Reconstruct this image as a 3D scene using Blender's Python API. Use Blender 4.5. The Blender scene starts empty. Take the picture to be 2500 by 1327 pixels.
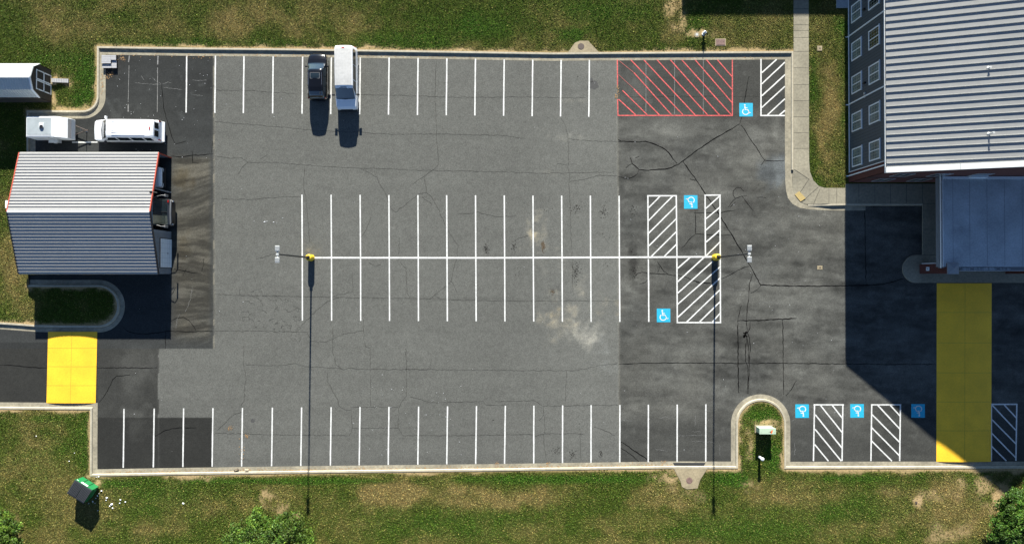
import bpy, math, random
import numpy as np
from mathutils import Vector, geometry
random.seed(7); RNG = np.random.default_rng(11)
C = bpy.context.scene.collection
CAM_H = 65.0; FPX = 1664.0; TILT = math.atan(17.5/1664.0)
PXM = 25.6   # photo pixels per metre on the ground
ct, st = math.cos(TILT), math.sin(TILT)

def W(px, py, h=0.0):
    a = (px-1250.0)/FPX; b = (663.5-py)/FPX
    y = b*ct + st; z = b*st - ct
    t = (CAM_H-h)/(-z)
    return (a*t, y*t)
def WA(px, py):
    a = (px-1250.0)/FPX; b = (663.5-py)/FPX
    y = b*ct + st; z = b*st - ct
    t = CAM_H/(-z)
    return a*t, y*t
def X(px, py=663): return W(px, py)[0]
def Y(py): return W(1250, py)[1]

# ---------------------------------------------------------------- materials
def nt(m):
    m.use_nodes = True
    return m.node_tree.nodes, m.node_tree.links, m.node_tree.nodes['Principled BSDF']
def noise_col(N, L, base, scale, amt, detail=3, socket=None, seed=0.0, dist=0.0):
    """multiply a colour (tuple or socket) by 1 +- amt of noise in world metres"""
    geo = N.new('ShaderNodeNewGeometry'); n = N.new('ShaderNodeTexNoise')
    n.noise_dimensions = '3D'; n.inputs['Scale'].default_value = scale; n.inputs['Detail'].default_value = detail
    n.inputs['Distortion'].default_value = dist
    add = N.new('ShaderNodeVectorMath'); add.operation = 'ADD'; add.inputs[1].default_value = (seed, seed*2, seed)
    L.new(geo.outputs['Position'], add.inputs[0]); L.new(add.outputs[0], n.inputs['Vector'])
    mr = N.new('ShaderNodeMapRange'); mr.inputs['From Min'].default_value = .25; mr.inputs['From Max'].default_value = .75
    mr.inputs['To Min'].default_value = 1-amt; mr.inputs['To Max'].default_value = 1+amt
    L.new(n.outputs['Fac'], mr.inputs['Value'])
    mx = N.new('ShaderNodeVectorMath'); mx.operation = 'SCALE'
    if socket is not None: L.new(socket, mx.inputs[0])
    else: mx.inputs[0].default_value = base[:3]
    L.new(mr.outputs[0], mx.inputs['Scale'])
    return mx.outputs[0], n
def mat(name, col, rough=.6, metal=0.0, amt=0.0, scale=3.0, bump=0.0, bscale=None, spec=None, amt2=0.0, scale2=.4, attr=None, coat=0.0):
    m = bpy.data.materials.new(name); N, L, B = nt(m)
    B.inputs['Roughness'].default_value = rough; B.inputs['Metallic'].default_value = metal
    if spec is not None: B.inputs['Specular IOR Level'].default_value = spec
    if coat: B.inputs['Coat Weight'].default_value = coat; B.inputs['Coat Roughness'].default_value = .04
    sock = None
    if attr:
        a = N.new('ShaderNodeAttribute'); a.attribute_name = attr; sock = a.outputs['Color']
    if amt or amt2:
        if amt: sock, _ = noise_col(N, L, col, scale, amt, 4, sock, 1.3)
        if amt2: sock, _ = noise_col(N, L, col, scale2, amt2, 4, sock, 7.1)
    if sock is not None: L.new(sock, B.inputs['Base Color'])
    else: B.inputs['Base Color'].default_value = (*col[:3], 1)
    if bump:
        _, n = noise_col(N, L, (1, 1, 1), bscale or scale, .1)
        n.inputs['Detail'].default_value = 4
        bp = N.new('ShaderNodeBump'); bp.inputs['Strength'].default_value = .6; bp.inputs['Distance'].default_value = bump
        L.new(n.outputs['Fac'], bp.inputs['Height']); L.new(bp.outputs['Normal'], B.inputs['Normal'])
    return m
M = {}
M['asphalt'] = mat('asphalt', (.1,.1,.1), .9, attr='tone', amt=.34, scale=11, bump=.006, bscale=22, amt2=.10, scale2=2.6, spec=.2)
M['asphalt_far'] = mat('asphalt_far', (.03,.031,.032), .9, amt=.3, scale=7, spec=.2)
M['white_paint'] = mat('white_road_paint', (.56,.56,.54), .6, amt=.22, scale=7, amt2=.14, scale2=1.5)
M['old_paint'] = mat('worn_road_paint', (.14,.14,.135), .8, amt=.6, scale=6)
M['red_paint'] = mat('red_road_paint', (.46,.07,.066), .7, amt=.5, scale=7, amt2=.2, scale2=1.5)
M['red_worn'] = mat('worn_red_paint', (.30,.08,.07), .7, amt=.5, scale=6)
M['blue_paint'] = mat('blue_road_paint', (.012,.33,.50), .6, amt=.14, scale=7)
M['yellow_paint'] = mat('yellow_road_paint', (.80,.455,.018), .7, amt=.10, scale=8, amt2=.12, scale2=.6)
M['yellow_line'] = mat('yellow_joint', (.30,.22,.02), .7, amt=.2, scale=4)
M['concrete'] = mat('kerb_concrete', (.36,.325,.245), .85, amt=.16, scale=4, amt2=.14, scale2=.8, bump=.004, bscale=20)
M['gutter'] = mat('gutter_concrete', (.25,.225,.165), .9, amt=.25, scale=5, amt2=.28, scale2=.7, bump=.005, bscale=16)
M['walk'] = mat('walk_concrete', (.225,.205,.152), .9, amt=.20, scale=5, amt2=.18, scale2=.6, bump=.004, bscale=16)
M['joint'] = mat('joint_dark', (.07,.065,.05), .95, amt=.3, scale=5)
M['pad'] = mat('inlet_concrete', (.26,.215,.135), .9, amt=.2, scale=6, amt2=.2, scale2=1.2)
M['iron'] = mat('cast_iron', (.075,.055,.045), .7, amt=.3, scale=12)
M['brown_lid'] = mat('brown_lid', (.16,.10,.085), .8, amt=.3, scale=8)
M['tar'] = mat('crack_tar', (.005,.005,.005), .8, amt=.3, scale=6, spec=.05)
M['hair'] = mat('hair_crack', (.028,.028,.025), .95, amt=.3, scale=6, spec=.1)
M['oil'] = mat('oil_stain', (.012,.011,.009), .8, amt=.3, scale=8, spec=.1)
M['rust'] = mat('rust_stain', (.06,.04,.02), .85, amt=.4, scale=7)
M['oilthin'] = mat('sealer_patch', (.052,.052,.050), .9, amt=.2, scale=7)
M['lawn'] = mat('lawn_soil', (.1,.1,.1), 1.0, attr='tone', amt=.35, scale=9, amt2=.05, scale2=1.2, bump=.05, bscale=7, spec=.1)
M['grass'] = mat('grass_blades', (.1,.1,.1), .8, attr='tone', spec=.2)
M['base'] = mat('far_ground', (.06,.07,.025), 1, amt=.3, scale=.5, spec=.1)
M['soil'] = mat('bare_soil', (.36,.27,.16), 1, amt=.3, scale=6, spec=.1)
M['galv'] = mat('galvanised_roof', (.33,.33,.315), .40, .4, amt=.05, scale=3, amt2=.05, scale2=.4)
M['galv_white'] = mat('white_flashing', (.62,.63,.62), .5, amt=.04, scale=3)
M['garage_roof'] = mat('white_metal_panel', (.38,.375,.36), .36, .35, amt=.04, scale=3, amt2=.04, scale2=.3)
M['garage_south'] = M['garage_roof']
M['red_trim'] = mat('red_trim', (.36,.055,.03), .5, amt=.1, scale=4)
M['grey_panel'] = mat('grey_wall_panel', (.20,.22,.24), .5, .1, amt=.08, scale=3)
M['pale_door'] = mat('pale_roller_door', (.62,.66,.68), .5, amt=.06, scale=4)
M['shed_roof'] = mat('shed_roof_metal', (.45,.47,.45), .45, .1, amt=.05, scale=4)
M['shed_wall'] = mat('shed_dark_wall', (.035,.028,.022), .8, amt=.2, scale=5)
M['white_trim'] = mat('white_trim', (.72,.74,.75), .5, amt=.04, scale=4)
M['siding'] = mat('slate_siding', (.065,.078,.09), .7, amt=.06, scale=4)
M['brick'] = mat('red_brick', (.075,.02,.015), .85, amt=.25, scale=7)
M['membrane'] = mat('roof_membrane', (.33,.37,.40), .6, amt=.16, scale=7, amt2=.28, scale2=.45)
M['seam'] = mat('membrane_seam', (.20,.22,.24), .8)
M['glass'] = mat('dark_glass', (.010,.016,.019), .08, spec=1.0, coat=.6)
M['winglass'] = mat('window_glass', (.12,.16,.17), .12, spec=.7, amt=.5, scale=1.2)
M['muntin'] = mat('window_muntin', (.30,.31,.27), .6)
M['white_car'] = mat('white_car_paint', (.78,.79,.80), .3, amt=.03, scale=3, coat=.5)
M['dusty_white'] = mat('weathered_white_roof', (.42,.42,.41), .5, amt=.10, scale=5, amt2=.10, scale2=1.0)
M['black_car'] = mat('black_car_paint', (.004,.004,.005), .16, coat=.5, spec=.4)
M['tyre'] = mat('tyre_rubber', (.015,.015,.015), .85)
M['chrome'] = mat('bright_metal', (.5,.5,.5), .25, .9)
M['black_plastic'] = mat('black_plastic', (.012,.012,.013), .5, amt=.1, scale=5)
M['red_lens'] = mat('red_lens', (.30,.01,.01), .2)
M['clear_lens'] = mat('clear_lens', (.6,.62,.64), .15)
M['trailer'] = mat('trailer_white', (.66,.68,.68), .45, amt=.05, scale=4)
M['trailer_roof'] = mat('trailer_roof_metal', (.36,.40,.41), .5, .2, amt=.10, scale=2, amt2=.1, scale2=1)
M['bus_and_shade'] = mat('bus_and_shade_dark', (.02,.02,.022), .3, coat=.3)
M['silver'] = mat('silver_paint', (.22,.22,.22), .4, .4)
M['plank'] = mat('weathered_plank', (.33,.33,.34), .8, amt=.10, scale=6)
M['pole'] = mat('dark_bronze_pole', (.018,.02,.022), .5, .3)
M['lamp'] = mat('lamp_head_grey', (.42,.43,.42), .5, amt=.06, scale=8)
M['yellow_base'] = mat('yellow_painted_concrete', (.62,.42,.012), .6, amt=.06, scale=5)
M['green_cab'] = mat('pale_green_cabinet', (.36,.46,.34), .55, amt=.05, scale=5)
M['orange'] = mat('orange_sticker', (.65,.12,.02), .6)
M['green_bin'] = mat('green_steel', (.008,.15,.045), .5, amt=.10, scale=5)
M['bin_lid'] = mat('black_lid', (.035,.04,.045), .55, amt=.1, scale=5)
M['litter'] = mat('white_litter', (.75,.77,.80), .7)
M['white_pipe'] = mat('white_pipe', (.75,.76,.75), .5)
M['tactile'] = mat('yellow_tactile', (.46,.34,.13), .8, amt=.1, scale=8)
M['bark'] = mat('bark', (.09,.065,.045), .9, amt=.3, scale=6)
M['dryleaf'] = mat('dry_leaves', (.34,.20,.085), .9, amt=.4, scale=9)
M['leaf'] = mat('leaves', (.1,.1,.1), .6, attr='tone', spec=.25)
M['sign_blue'] = mat('sign_white', (.6,.66,.72), .5)
M['darkline'] = mat('dark_groove', (.02,.022,.025), .8)
M['yellow_tape'] = mat('yellow_tape', (.75,.50,.06), .6)

# ---------------------------------------------------------------- mesh builder
class MB:
    def __init__(s): s.v = []; s.f = []; s.mi = []; s.mats = []; s.cur = 0
    def use(s, m):
        m = M[m] if isinstance(m, str) else m
        if m not in s.mats: s.mats.append(m)
        s.cur = s.mats.index(m); return s
    def add(s, vs, fs):
        o = len(s.v); s.v += [tuple(p) for p in vs]
        for f in fs: s.f.append(tuple(i+o for i in f)); s.mi.append(s.cur)
        return s
    def box(s, c, d, rz=0.0):
        cx, cy, cz = c; dx, dy, dz = d[0]/2, d[1]/2, d[2]/2; cr, sr = math.cos(rz), math.sin(rz)
        vs = []
        for z in (-dz, dz):
            for x, y in ((-dx,-dy),(dx,-dy),(dx,dy),(-dx,dy)):
                vs.append((cx+x*cr-y*sr, cy+x*sr+y*cr, cz+z))
        return s.add(vs, [(3,2,1,0),(4,5,6,7),(0,1,5,4),(1,2,6,5),(2,3,7,6),(3,0,4,7)])
    def prism(s, pts, z0, z1):
        pts = list(pts); n = len(pts)
        area = sum(pts[i][0]*pts[(i+1)%n][1]-pts[(i+1)%n][0]*pts[i][1] for i in range(n))
        if area < 0: pts = pts[::-1]
        vs = [(p[0], p[1], z0) for p in pts]+[(p[0], p[1], z1) for p in pts]
        tri = geometry.tessellate_polygon([[Vector((p[0], p[1], 0)) for p in pts]])
        fs = []
        for a, b, c in tri:
            cr = (pts[b][0]-pts[a][0])*(pts[c][1]-pts[a][1])-(pts[b][1]-pts[a][1])*(pts[c][0]-pts[a][0])
            if cr < 0: b, c = c, b
            fs.append((a+n, b+n, c+n))
            if z1 > z0+1e-6: fs.append((c, b, a))
        if z1 > z0+1e-6:
            fs += [(i, (i+1)%n, (i+1)%n+n, i+n) for i in range(n)]
        else:
            pass
        return s.add(vs, fs)
    def cyl(s, p0, p1, r0, r1=None, n=14, caps=True):
        r1 = r0 if r1 is None else r1
        a = Vector(p0); b = Vector(p1); d = (b-a).normalized()
        u = d.orthogonal().normalized(); w = d.cross(u)
        vs = []
        for p, r in ((a, r0), (b, r1)):
            for i in range(n):
                t = 2*math.pi*i/n; q = p+u*(r*math.cos(t))+w*(r*math.sin(t)); vs.append(tuple(q))
        fs = [(i, (i+1)%n, (i+1)%n+n, i+n) for i in range(n)]
        if caps: fs += [tuple(range(n))[::-1], tuple(range(n, 2*n))]
        return s.add(vs, fs)
    def lathe(s, c, prof, n=20):
        vs = []; fs = []
        for r, z in prof:
            for i in range(n):
                t = 2*math.pi*i/n; vs.append((c[0]+r*math.cos(t), c[1]+r*math.sin(t), c[2]+z))
        for k in range(len(prof)-1):
            for i in range(n): fs.append((k*n+i, k*n+(i+1)%n, (k+1)*n+(i+1)%n, (k+1)*n+i))
        fs.append(tuple(range(n))[::-1]); k = len(prof)-1; fs.append(tuple(k*n+i for i in range(n)))
        return s.add(vs, fs)
    def ribbon(s, pts, w, z):
        """flat strip along world points"""
        pts = [Vector((p[0], p[1])) for p in pts]; n = len(pts); vs = []
        for i, p in enumerate(pts):
            a = pts[max(0, i-1)]; b = pts[min(n-1, i+1)]; d = (b-a)
            d = d.normalized() if d.length > 1e-9 else Vector((1, 0)); nn = Vector((-d.y, d.x))
            ww = w[i] if isinstance(w, (list, tuple)) else w
            vs += [(p.x+nn.x*ww/2, p.y+nn.y*ww/2, z), (p.x-nn.x*ww/2, p.y-nn.y*ww/2, z)]
        fs = [(2*i+1, 2*i+3, 2*i+2, 2*i) for i in range(n-1)]
        return s.add(vs, fs)
    def quad(s, a, b, c, d): return s.add([a, b, c, d], [(0, 1, 2, 3)])
    def build(s, name, m=None, parent=None, smooth=False, bevel=0.0):
        me = bpy.data.meshes.new(name); me.from_pydata(s.v, [], s.f)
        if m is not None: me.materials.append(M[m] if isinstance(m, str) else m)
        else:
            for k in s.mats: me.materials.append(k)
            me.polygons.foreach_set('material_index', s.mi)
        if smooth: me.polygons.foreach_set('use_smooth', [True]*len(me.polygons))
        me.update()
        o = bpy.data.objects.new(name, me); C.objects.link(o)
        if parent is not None: o.parent = parent
        if bevel:
            bv = o.modifiers.new('bevel', 'BEVEL'); bv.width = bevel; bv.segments = 2; bv.limit_method = 'ANGLE'
        return o
def tag(o, label=None, cat=None, group=None, kind=None):
    if label: o['label'] = label
    if cat: o['category'] = cat
    if group: o['group'] = group
    if kind: o['kind'] = kind
    return o
def empty(name, loc, rz=0.0, label=None, cat=None, group=None):
    o = bpy.data.objects.new(name, None); o.empty_display_size = .3; C.objects.link(o)
    o.location = loc; o.rotation_euler = (0, 0, rz); tag(o, label, cat, group); return o
def copy_tree(o, parent=None):
    c = o.copy(); C.objects.link(c); c.parent = parent
    for ch in o.children: copy_tree(ch, c)
    return c
def grid_mesh(name, V, F, col, material):
    me = bpy.data.meshes.new(name); nv = len(V); nf = len(F); k = F.shape[1]
    me.vertices.add(nv); me.vertices.foreach_set('co', V.astype(np.float32).ravel())
    me.loops.add(nf*k); me.loops.foreach_set('vertex_index', F.astype(np.int32).ravel())
    me.polygons.add(nf); me.polygons.foreach_set('loop_start', (np.arange(nf)*k).astype(np.int32))
    me.update(calc_edges=True)
    at = me.color_attributes.new('tone', 'FLOAT_COLOR', 'POINT')
    rgba = np.ones((nv, 4), np.float32); rgba[:, :3] = col; at.data.foreach_set('color', rgba.ravel())
    me.materials.append(M[material]); me.validate()
    o = bpy.data.objects.new(name, me); C.objects.link(o); return o

# ---------------------------------------------------------------- numpy noise in photo-pixel units of ground
def vnoise(x, y, s, seed):
    x = np.asarray(x)/s+1000.0; y = np.asarray(y)/s+1000.0
    xi = np.floor(x).astype(np.int64); yi = np.floor(y).astype(np.int64); fx = x-xi; fy = y-yi
    fx = fx*fx*(3-2*fx); fy = fy*fy*(3-2*fy)
    def h(a, b):
        n = (a*374761393+b*668265263+seed*2147483647) & 0xffffffff
        n = ((n ^ (n >> 13))*1274126177) & 0xffffffff
        n = n ^ (n >> 16); return (n & 0xffff)/65535.0
    return (h(xi, yi)*(1-fx)+h(xi+1, yi)*fx)*(1-fy)+(h(xi, yi+1)*(1-fx)+h(xi+1, yi+1)*fx)*fy
def fbm(x, y, s, seed=1, octv=4):
    t = 0; a = .5; tot = 0
    for k in range(octv):
        t = t+a*vnoise(x, y, s/(2**k), seed+k*17); tot += a; a *= .55
    return t/tot
def sstep(v, a, b):
    t = np.clip((v-a)/(b-a), 0, 1); return t*t*(3-2*t)
def blob(x, y, cx, cy, rx, ry=None, soft=.5, nz=.5, seed=3):
    ry = ry or rx
    d = np.sqrt(((x-cx)/rx)**2+((y-cy)/ry)**2)+(fbm(x, y, max(rx, ry)*.5, seed)-.5)*2*nz
    return 1-sstep(d, 1-soft, 1.0)
def arc(cx, cy, r, a0, a1, n=14):
    """image-space arc, angle measured with y down"""
    return [(cx+r*math.cos(math.radians(a0+(a1-a0)*i/n)), cy+r*math.sin(math.radians(a0+(a1-a0)*i/n))) for i in range(n+1)]

# kerb paths in photo pixels, paved side on the right of travel
K1 = [(68,372),(68,271),(150,271)]+arc(204,236,35,90,0)[0:]+[(239.5,180),(239.5,115),(380,117),(500,118.5),(700,120.5),(871,123),(1100,126.5),(1350,130.5),(1463,129.5),(1700,128),(1935,127),(1935,260),(1935,415)]
RAMP = [(1972,436),(1997,458),(2012,498)]
K2 = [(1965,499),(2010,498.5),(2062,497.5),(2250,497)]
K3 = [(-900,783),(0,786.5),(40,789),(90,793),(160,794.5),(240,794.5)]+arc(241,746.8,47.6,90,-90,20)+[(150,699.5),(72,699)]
K4 = [(3400,1141),(2200,1141),(1914,1141.5),(1914,1034)]+arc(1857,1034,57,0,-180,24)+[(1800,1141),(1640,1140.5),(1200,1147),(800,1151.5),(460,1156),(222.5,1160),(222.5,1080),(223,998),(0,996.5),(-900,993)]
PAVED = K3+[(72,671),(86,671),(86,381),(68,381)]+K1+RAMP+K2[2:]+[(3400,497)]+K4
def inpoly(x, y, poly):
    r = np.zeros(x.shape, bool); n = len(poly); j = n-1
    for i in range(n):
        xi, yi = poly[i]; xj, yj = poly[j]
        if yi != yj:
            c = ((yi > y) != (yj > y)) & (x < (xj-xi)*(y-yi)/(yj-yi)+xi); r ^= c
        j = i
    return r
def dist_poly(x, y, line):
    d = np.full(x.shape, 1e9)
    for (x0, y0), (x1, y1) in zip(line[:-1], line[1:]):
        dx, dy = x1-x0, y1-y0; l = dx*dx+dy*dy
        if l < 1e-9: continue
        t = np.clip(((x-x0)*dx+(y-y0)*dy)/l, 0, 1)
        d = np.minimum(d, np.hypot(x-x0-t*dx, y-y0-t*dy))
    return d
def PW(pts): return [W(*p) for p in pts]
# ================================================================ asphalt
def build_asphalt():
    xs = np.arange(-60, 2562, 3.0); ys = np.arange(60, 1216, 3.0)
    x, y = np.meshgrid(xs, ys)
    nx, ny = len(xs), len(ys)
    wx, wy = WA(x, y)
    col = np.zeros((ny, nx, 3)); grey = np.array([.100, .101, .096])
    warm = np.array([1.10, 1.02, .88])
    big = fbm(x, y, 220, 5); fine = fbm(x, y, 40, 9); streak = fbm(x*.35, y*2.2, 60, 21); jx = (fbm(x, y, 30, 33)-.5)*5
    tone = np.full(x.shape, .100)*(1+.16*(big-.5)+.12*(fine-.5)+.14*(streak-.5))
    tint = np.zeros(x.shape)                      # 0 neutral, + warm, - cool
    # faint paving lanes across the lot
    for ly in (224, 330, 414, 575, 727, 808, 900, 983, 1060):
        tone *= 1-.07*np.exp(-((y-ly-8*(fbm(x, y*0, 200, 4)-.5)*2-(x-1200)*.006)/5.0)**2)*fbm(x, y, 90, 61)
    # --- dark sealed left side
    zl = (x+jx*.3 < 522) & (y < 851)
    dk = .026*(1+.4*(fine-.5)+.6*(streak-.5)+.6*sstep(fbm(x, y, 26, 71), .60, .8))
    up = sstep(y, 250, 380)
    d2 = dk*(1-up)+up*(.034+.014*(streak-.5))
    tone = np.where(zl, d2, tone)
    # fan of washed dirt in front of the garage
    fan = sstep(x, 400, 440)*(1-sstep(x, 505, 524))*sstep(y, 372, 392)*(1-sstep(y, 800, 860))
    cur = y+.0016*(x-400)**2*np.sin((y-380)/60.0)
    st2 = fbm((x-400)*.22, cur*1.5, 34, 44, 5); st3 = fbm(x*.4, cur*1.0, 60, 46)
    st4 = fbm((x-400)*.3, cur*2.2+x*.2, 14, 48, 4)
    fcol = .028+.070*sstep(st2*.6+st4*.4, .40, .68)*(.5+.5*st3)
    tone = np.where(zl, tone*(1-fan)+fcol*fan, tone); tint = np.where(zl, fan*(.7*st3+.2)-.5*(1-fan), tint)
    rb = np.maximum(blob(x, y, 440, 440, 45, 26, .8, .9, 8), blob(x, y, 445, 600, 30, 40, .8, .9, 9)*.6)
    tone = tone*(1-.35*rb*zl)
    tint = tint+rb*zl*.8
    # --- lower left
    zll = (x+jx*.3 < 387) & (y > 836)
    lo = .036*(1+.4*(fine-.5)+.5*(big-.5))
    lo = lo*(1+.55*blob(x, y, 340, 900, 90, 70, .9, .9, 14)+.6*blob(x, y, 330, 1010, 60, 30, .9, 1, 15))
    lo = np.where(x < 240, .024*(1+.3*(fine-.5)), lo)
    tone = np.where(zll, lo, tone)
    zd = (x+jx*.3 < 519) & (y > 1019+jx*.3)
    tone = np.where(zd, .021*(1+.35*(fine-.5)+.5*blob(x, y, 345, 1045, 50, 30, .9, 1, 16)), tone)
    zb = (x > 240) & (x < 520) & (y > 851) & (y < 1019)
    tone = np.where(zb & (x > 387), tone*(1-.08*sstep(y, 980, 1019)), tone)
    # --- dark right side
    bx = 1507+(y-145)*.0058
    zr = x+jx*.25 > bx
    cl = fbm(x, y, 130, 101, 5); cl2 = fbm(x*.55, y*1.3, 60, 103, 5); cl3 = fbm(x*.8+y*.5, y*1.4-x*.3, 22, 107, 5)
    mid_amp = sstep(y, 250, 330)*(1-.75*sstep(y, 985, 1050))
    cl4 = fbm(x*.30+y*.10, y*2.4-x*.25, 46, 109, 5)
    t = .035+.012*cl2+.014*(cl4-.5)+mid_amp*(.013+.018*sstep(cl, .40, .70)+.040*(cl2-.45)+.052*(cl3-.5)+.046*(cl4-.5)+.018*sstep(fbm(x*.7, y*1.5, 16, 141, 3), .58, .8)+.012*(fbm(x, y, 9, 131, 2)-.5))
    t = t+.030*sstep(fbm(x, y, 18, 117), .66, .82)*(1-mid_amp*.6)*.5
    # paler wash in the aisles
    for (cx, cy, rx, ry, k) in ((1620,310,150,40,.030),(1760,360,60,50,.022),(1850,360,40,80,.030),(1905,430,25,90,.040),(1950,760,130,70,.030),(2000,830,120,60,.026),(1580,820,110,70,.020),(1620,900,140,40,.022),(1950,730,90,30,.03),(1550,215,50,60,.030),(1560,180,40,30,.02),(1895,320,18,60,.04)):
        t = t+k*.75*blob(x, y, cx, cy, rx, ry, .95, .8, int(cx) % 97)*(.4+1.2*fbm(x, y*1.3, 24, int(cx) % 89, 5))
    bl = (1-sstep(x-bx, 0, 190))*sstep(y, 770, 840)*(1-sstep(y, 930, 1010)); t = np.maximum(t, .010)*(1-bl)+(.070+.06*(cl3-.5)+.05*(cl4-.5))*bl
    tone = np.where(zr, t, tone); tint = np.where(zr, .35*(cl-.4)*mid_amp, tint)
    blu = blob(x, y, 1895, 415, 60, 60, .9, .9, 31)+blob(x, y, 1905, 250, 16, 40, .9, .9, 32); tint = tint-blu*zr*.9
    # mid zone gets paler toward the seam on the right
    mz = ~zl & ~zr & ~zll & ~zd
    tone = np.where(mz, tone*(1+.10*sstep(x, 1250, 1450)+.10*sstep(y, 180, 600)*0), tone)
    # sandy spills
    for (cx, cy, rx, ry, k, w, sd) in ((1318,570,42,55,.40,1.0,41),(1300,575,16,14,.5,1.6,42),(1390,780,75,70,.42,1.1,43),(1340,770,30,28,.35,1.8,44),(1420,825,70,34,.48,.5,45),(1350,640,45,30,.15,.2,47),(1405,700,35,60,.14,.3,46),(1480,745,45,30,.2,1.0,48),(1470,880,60,45,.16,-.2,49),(1395,335,60,9,.25,.3,50),(1400,245,50,8,.2,.3,51),(1335,418,30,10,.3,.4,52),(1440,800,50,40,.3,.3,53),(760,600,20,14,.2,1.5,54),(455,790,40,40,.1,.4,55)):
        b_ = blob(x, y, cx, cy, rx, ry, .8, 1.3, sd)*(.15+1.7*sstep(fbm(x, y, 13, sd+200, 3)*.7+fbm(x, y*1.6, 45, sd+300)*.3, .34, .66))
        tone = tone*(1+.75*k*b_*np.where(zl | zr, .4, 1)); tint = tint+w*b_*.28
    for (cx, cy, rx, ry, k, sd) in ((1351,708,12,10,.45,61),(1362,700,9,12,.3,62),(1547,655,15,40,.45,63),(1545,620,20,40,.3,67),(1187,608,8,16,.2,64),(1547,515,30,30,-.25,65),(1080,730,200,8,.12,66),(700,850,260,60,.03,69)):
        tone = tone*(1-k*blob(x, y, cx, cy, rx, ry, .8, .8, sd))
    # edge lines of the sealed zones
    e1 = np.exp(-((x+jx*.4-522)/2.2)**2)*(y < 851)*(.4+fbm(x, y, 30, 81)); e2 = np.exp(-((x+jx*.5-bx)/2.4)**2)*(.25+fbm(x, y, 40, 82))
    e3 = np.exp(-((x+jx*.3-387)/2)**2)*(y > 851)*.4
    tone = tone+.050*e1+.042*e2+.03*e3; tint = tint+e1*.7+e2*.3
    # outer rim dirt beside gutters
    tone = tone*(1-.10*np.exp(-((y-1128)/9.0)**2)*(x > 500))
    tint = np.clip(tint, -1.2, 2.0)[..., None]
    base = tone[..., None]*np.array([.985, .995, .90])*.97
    wc = np.array([.16, .03, -.16]); cc = np.array([-.10, .0, .16])
    col = base*(1+np.where(tint > 0, tint*wc, -tint*cc))
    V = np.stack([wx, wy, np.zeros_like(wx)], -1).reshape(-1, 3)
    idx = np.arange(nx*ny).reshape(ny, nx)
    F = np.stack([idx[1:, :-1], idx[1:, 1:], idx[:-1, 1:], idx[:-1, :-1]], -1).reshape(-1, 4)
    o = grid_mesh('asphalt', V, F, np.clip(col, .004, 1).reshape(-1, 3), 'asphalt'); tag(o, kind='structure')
    return o
asphalt = build_asphalt()
b = MB(); x0, y0 = W(-1200, -300); x1, y1 = W(3600, 1250); b.quad((x0, y1, -.006), (x1, y1, -.006), (x1, y0, -.006), (x0, y0, -.006)); tag(b.build('road', 'asphalt_far'), kind='structure')
b = MB(); b.quad((-900, -900, -.05), (900, -900, -.05), (900, 900, -.05), (-900, 900, -.05)); tag(b.build('ground', 'base'), kind='structure')

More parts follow.
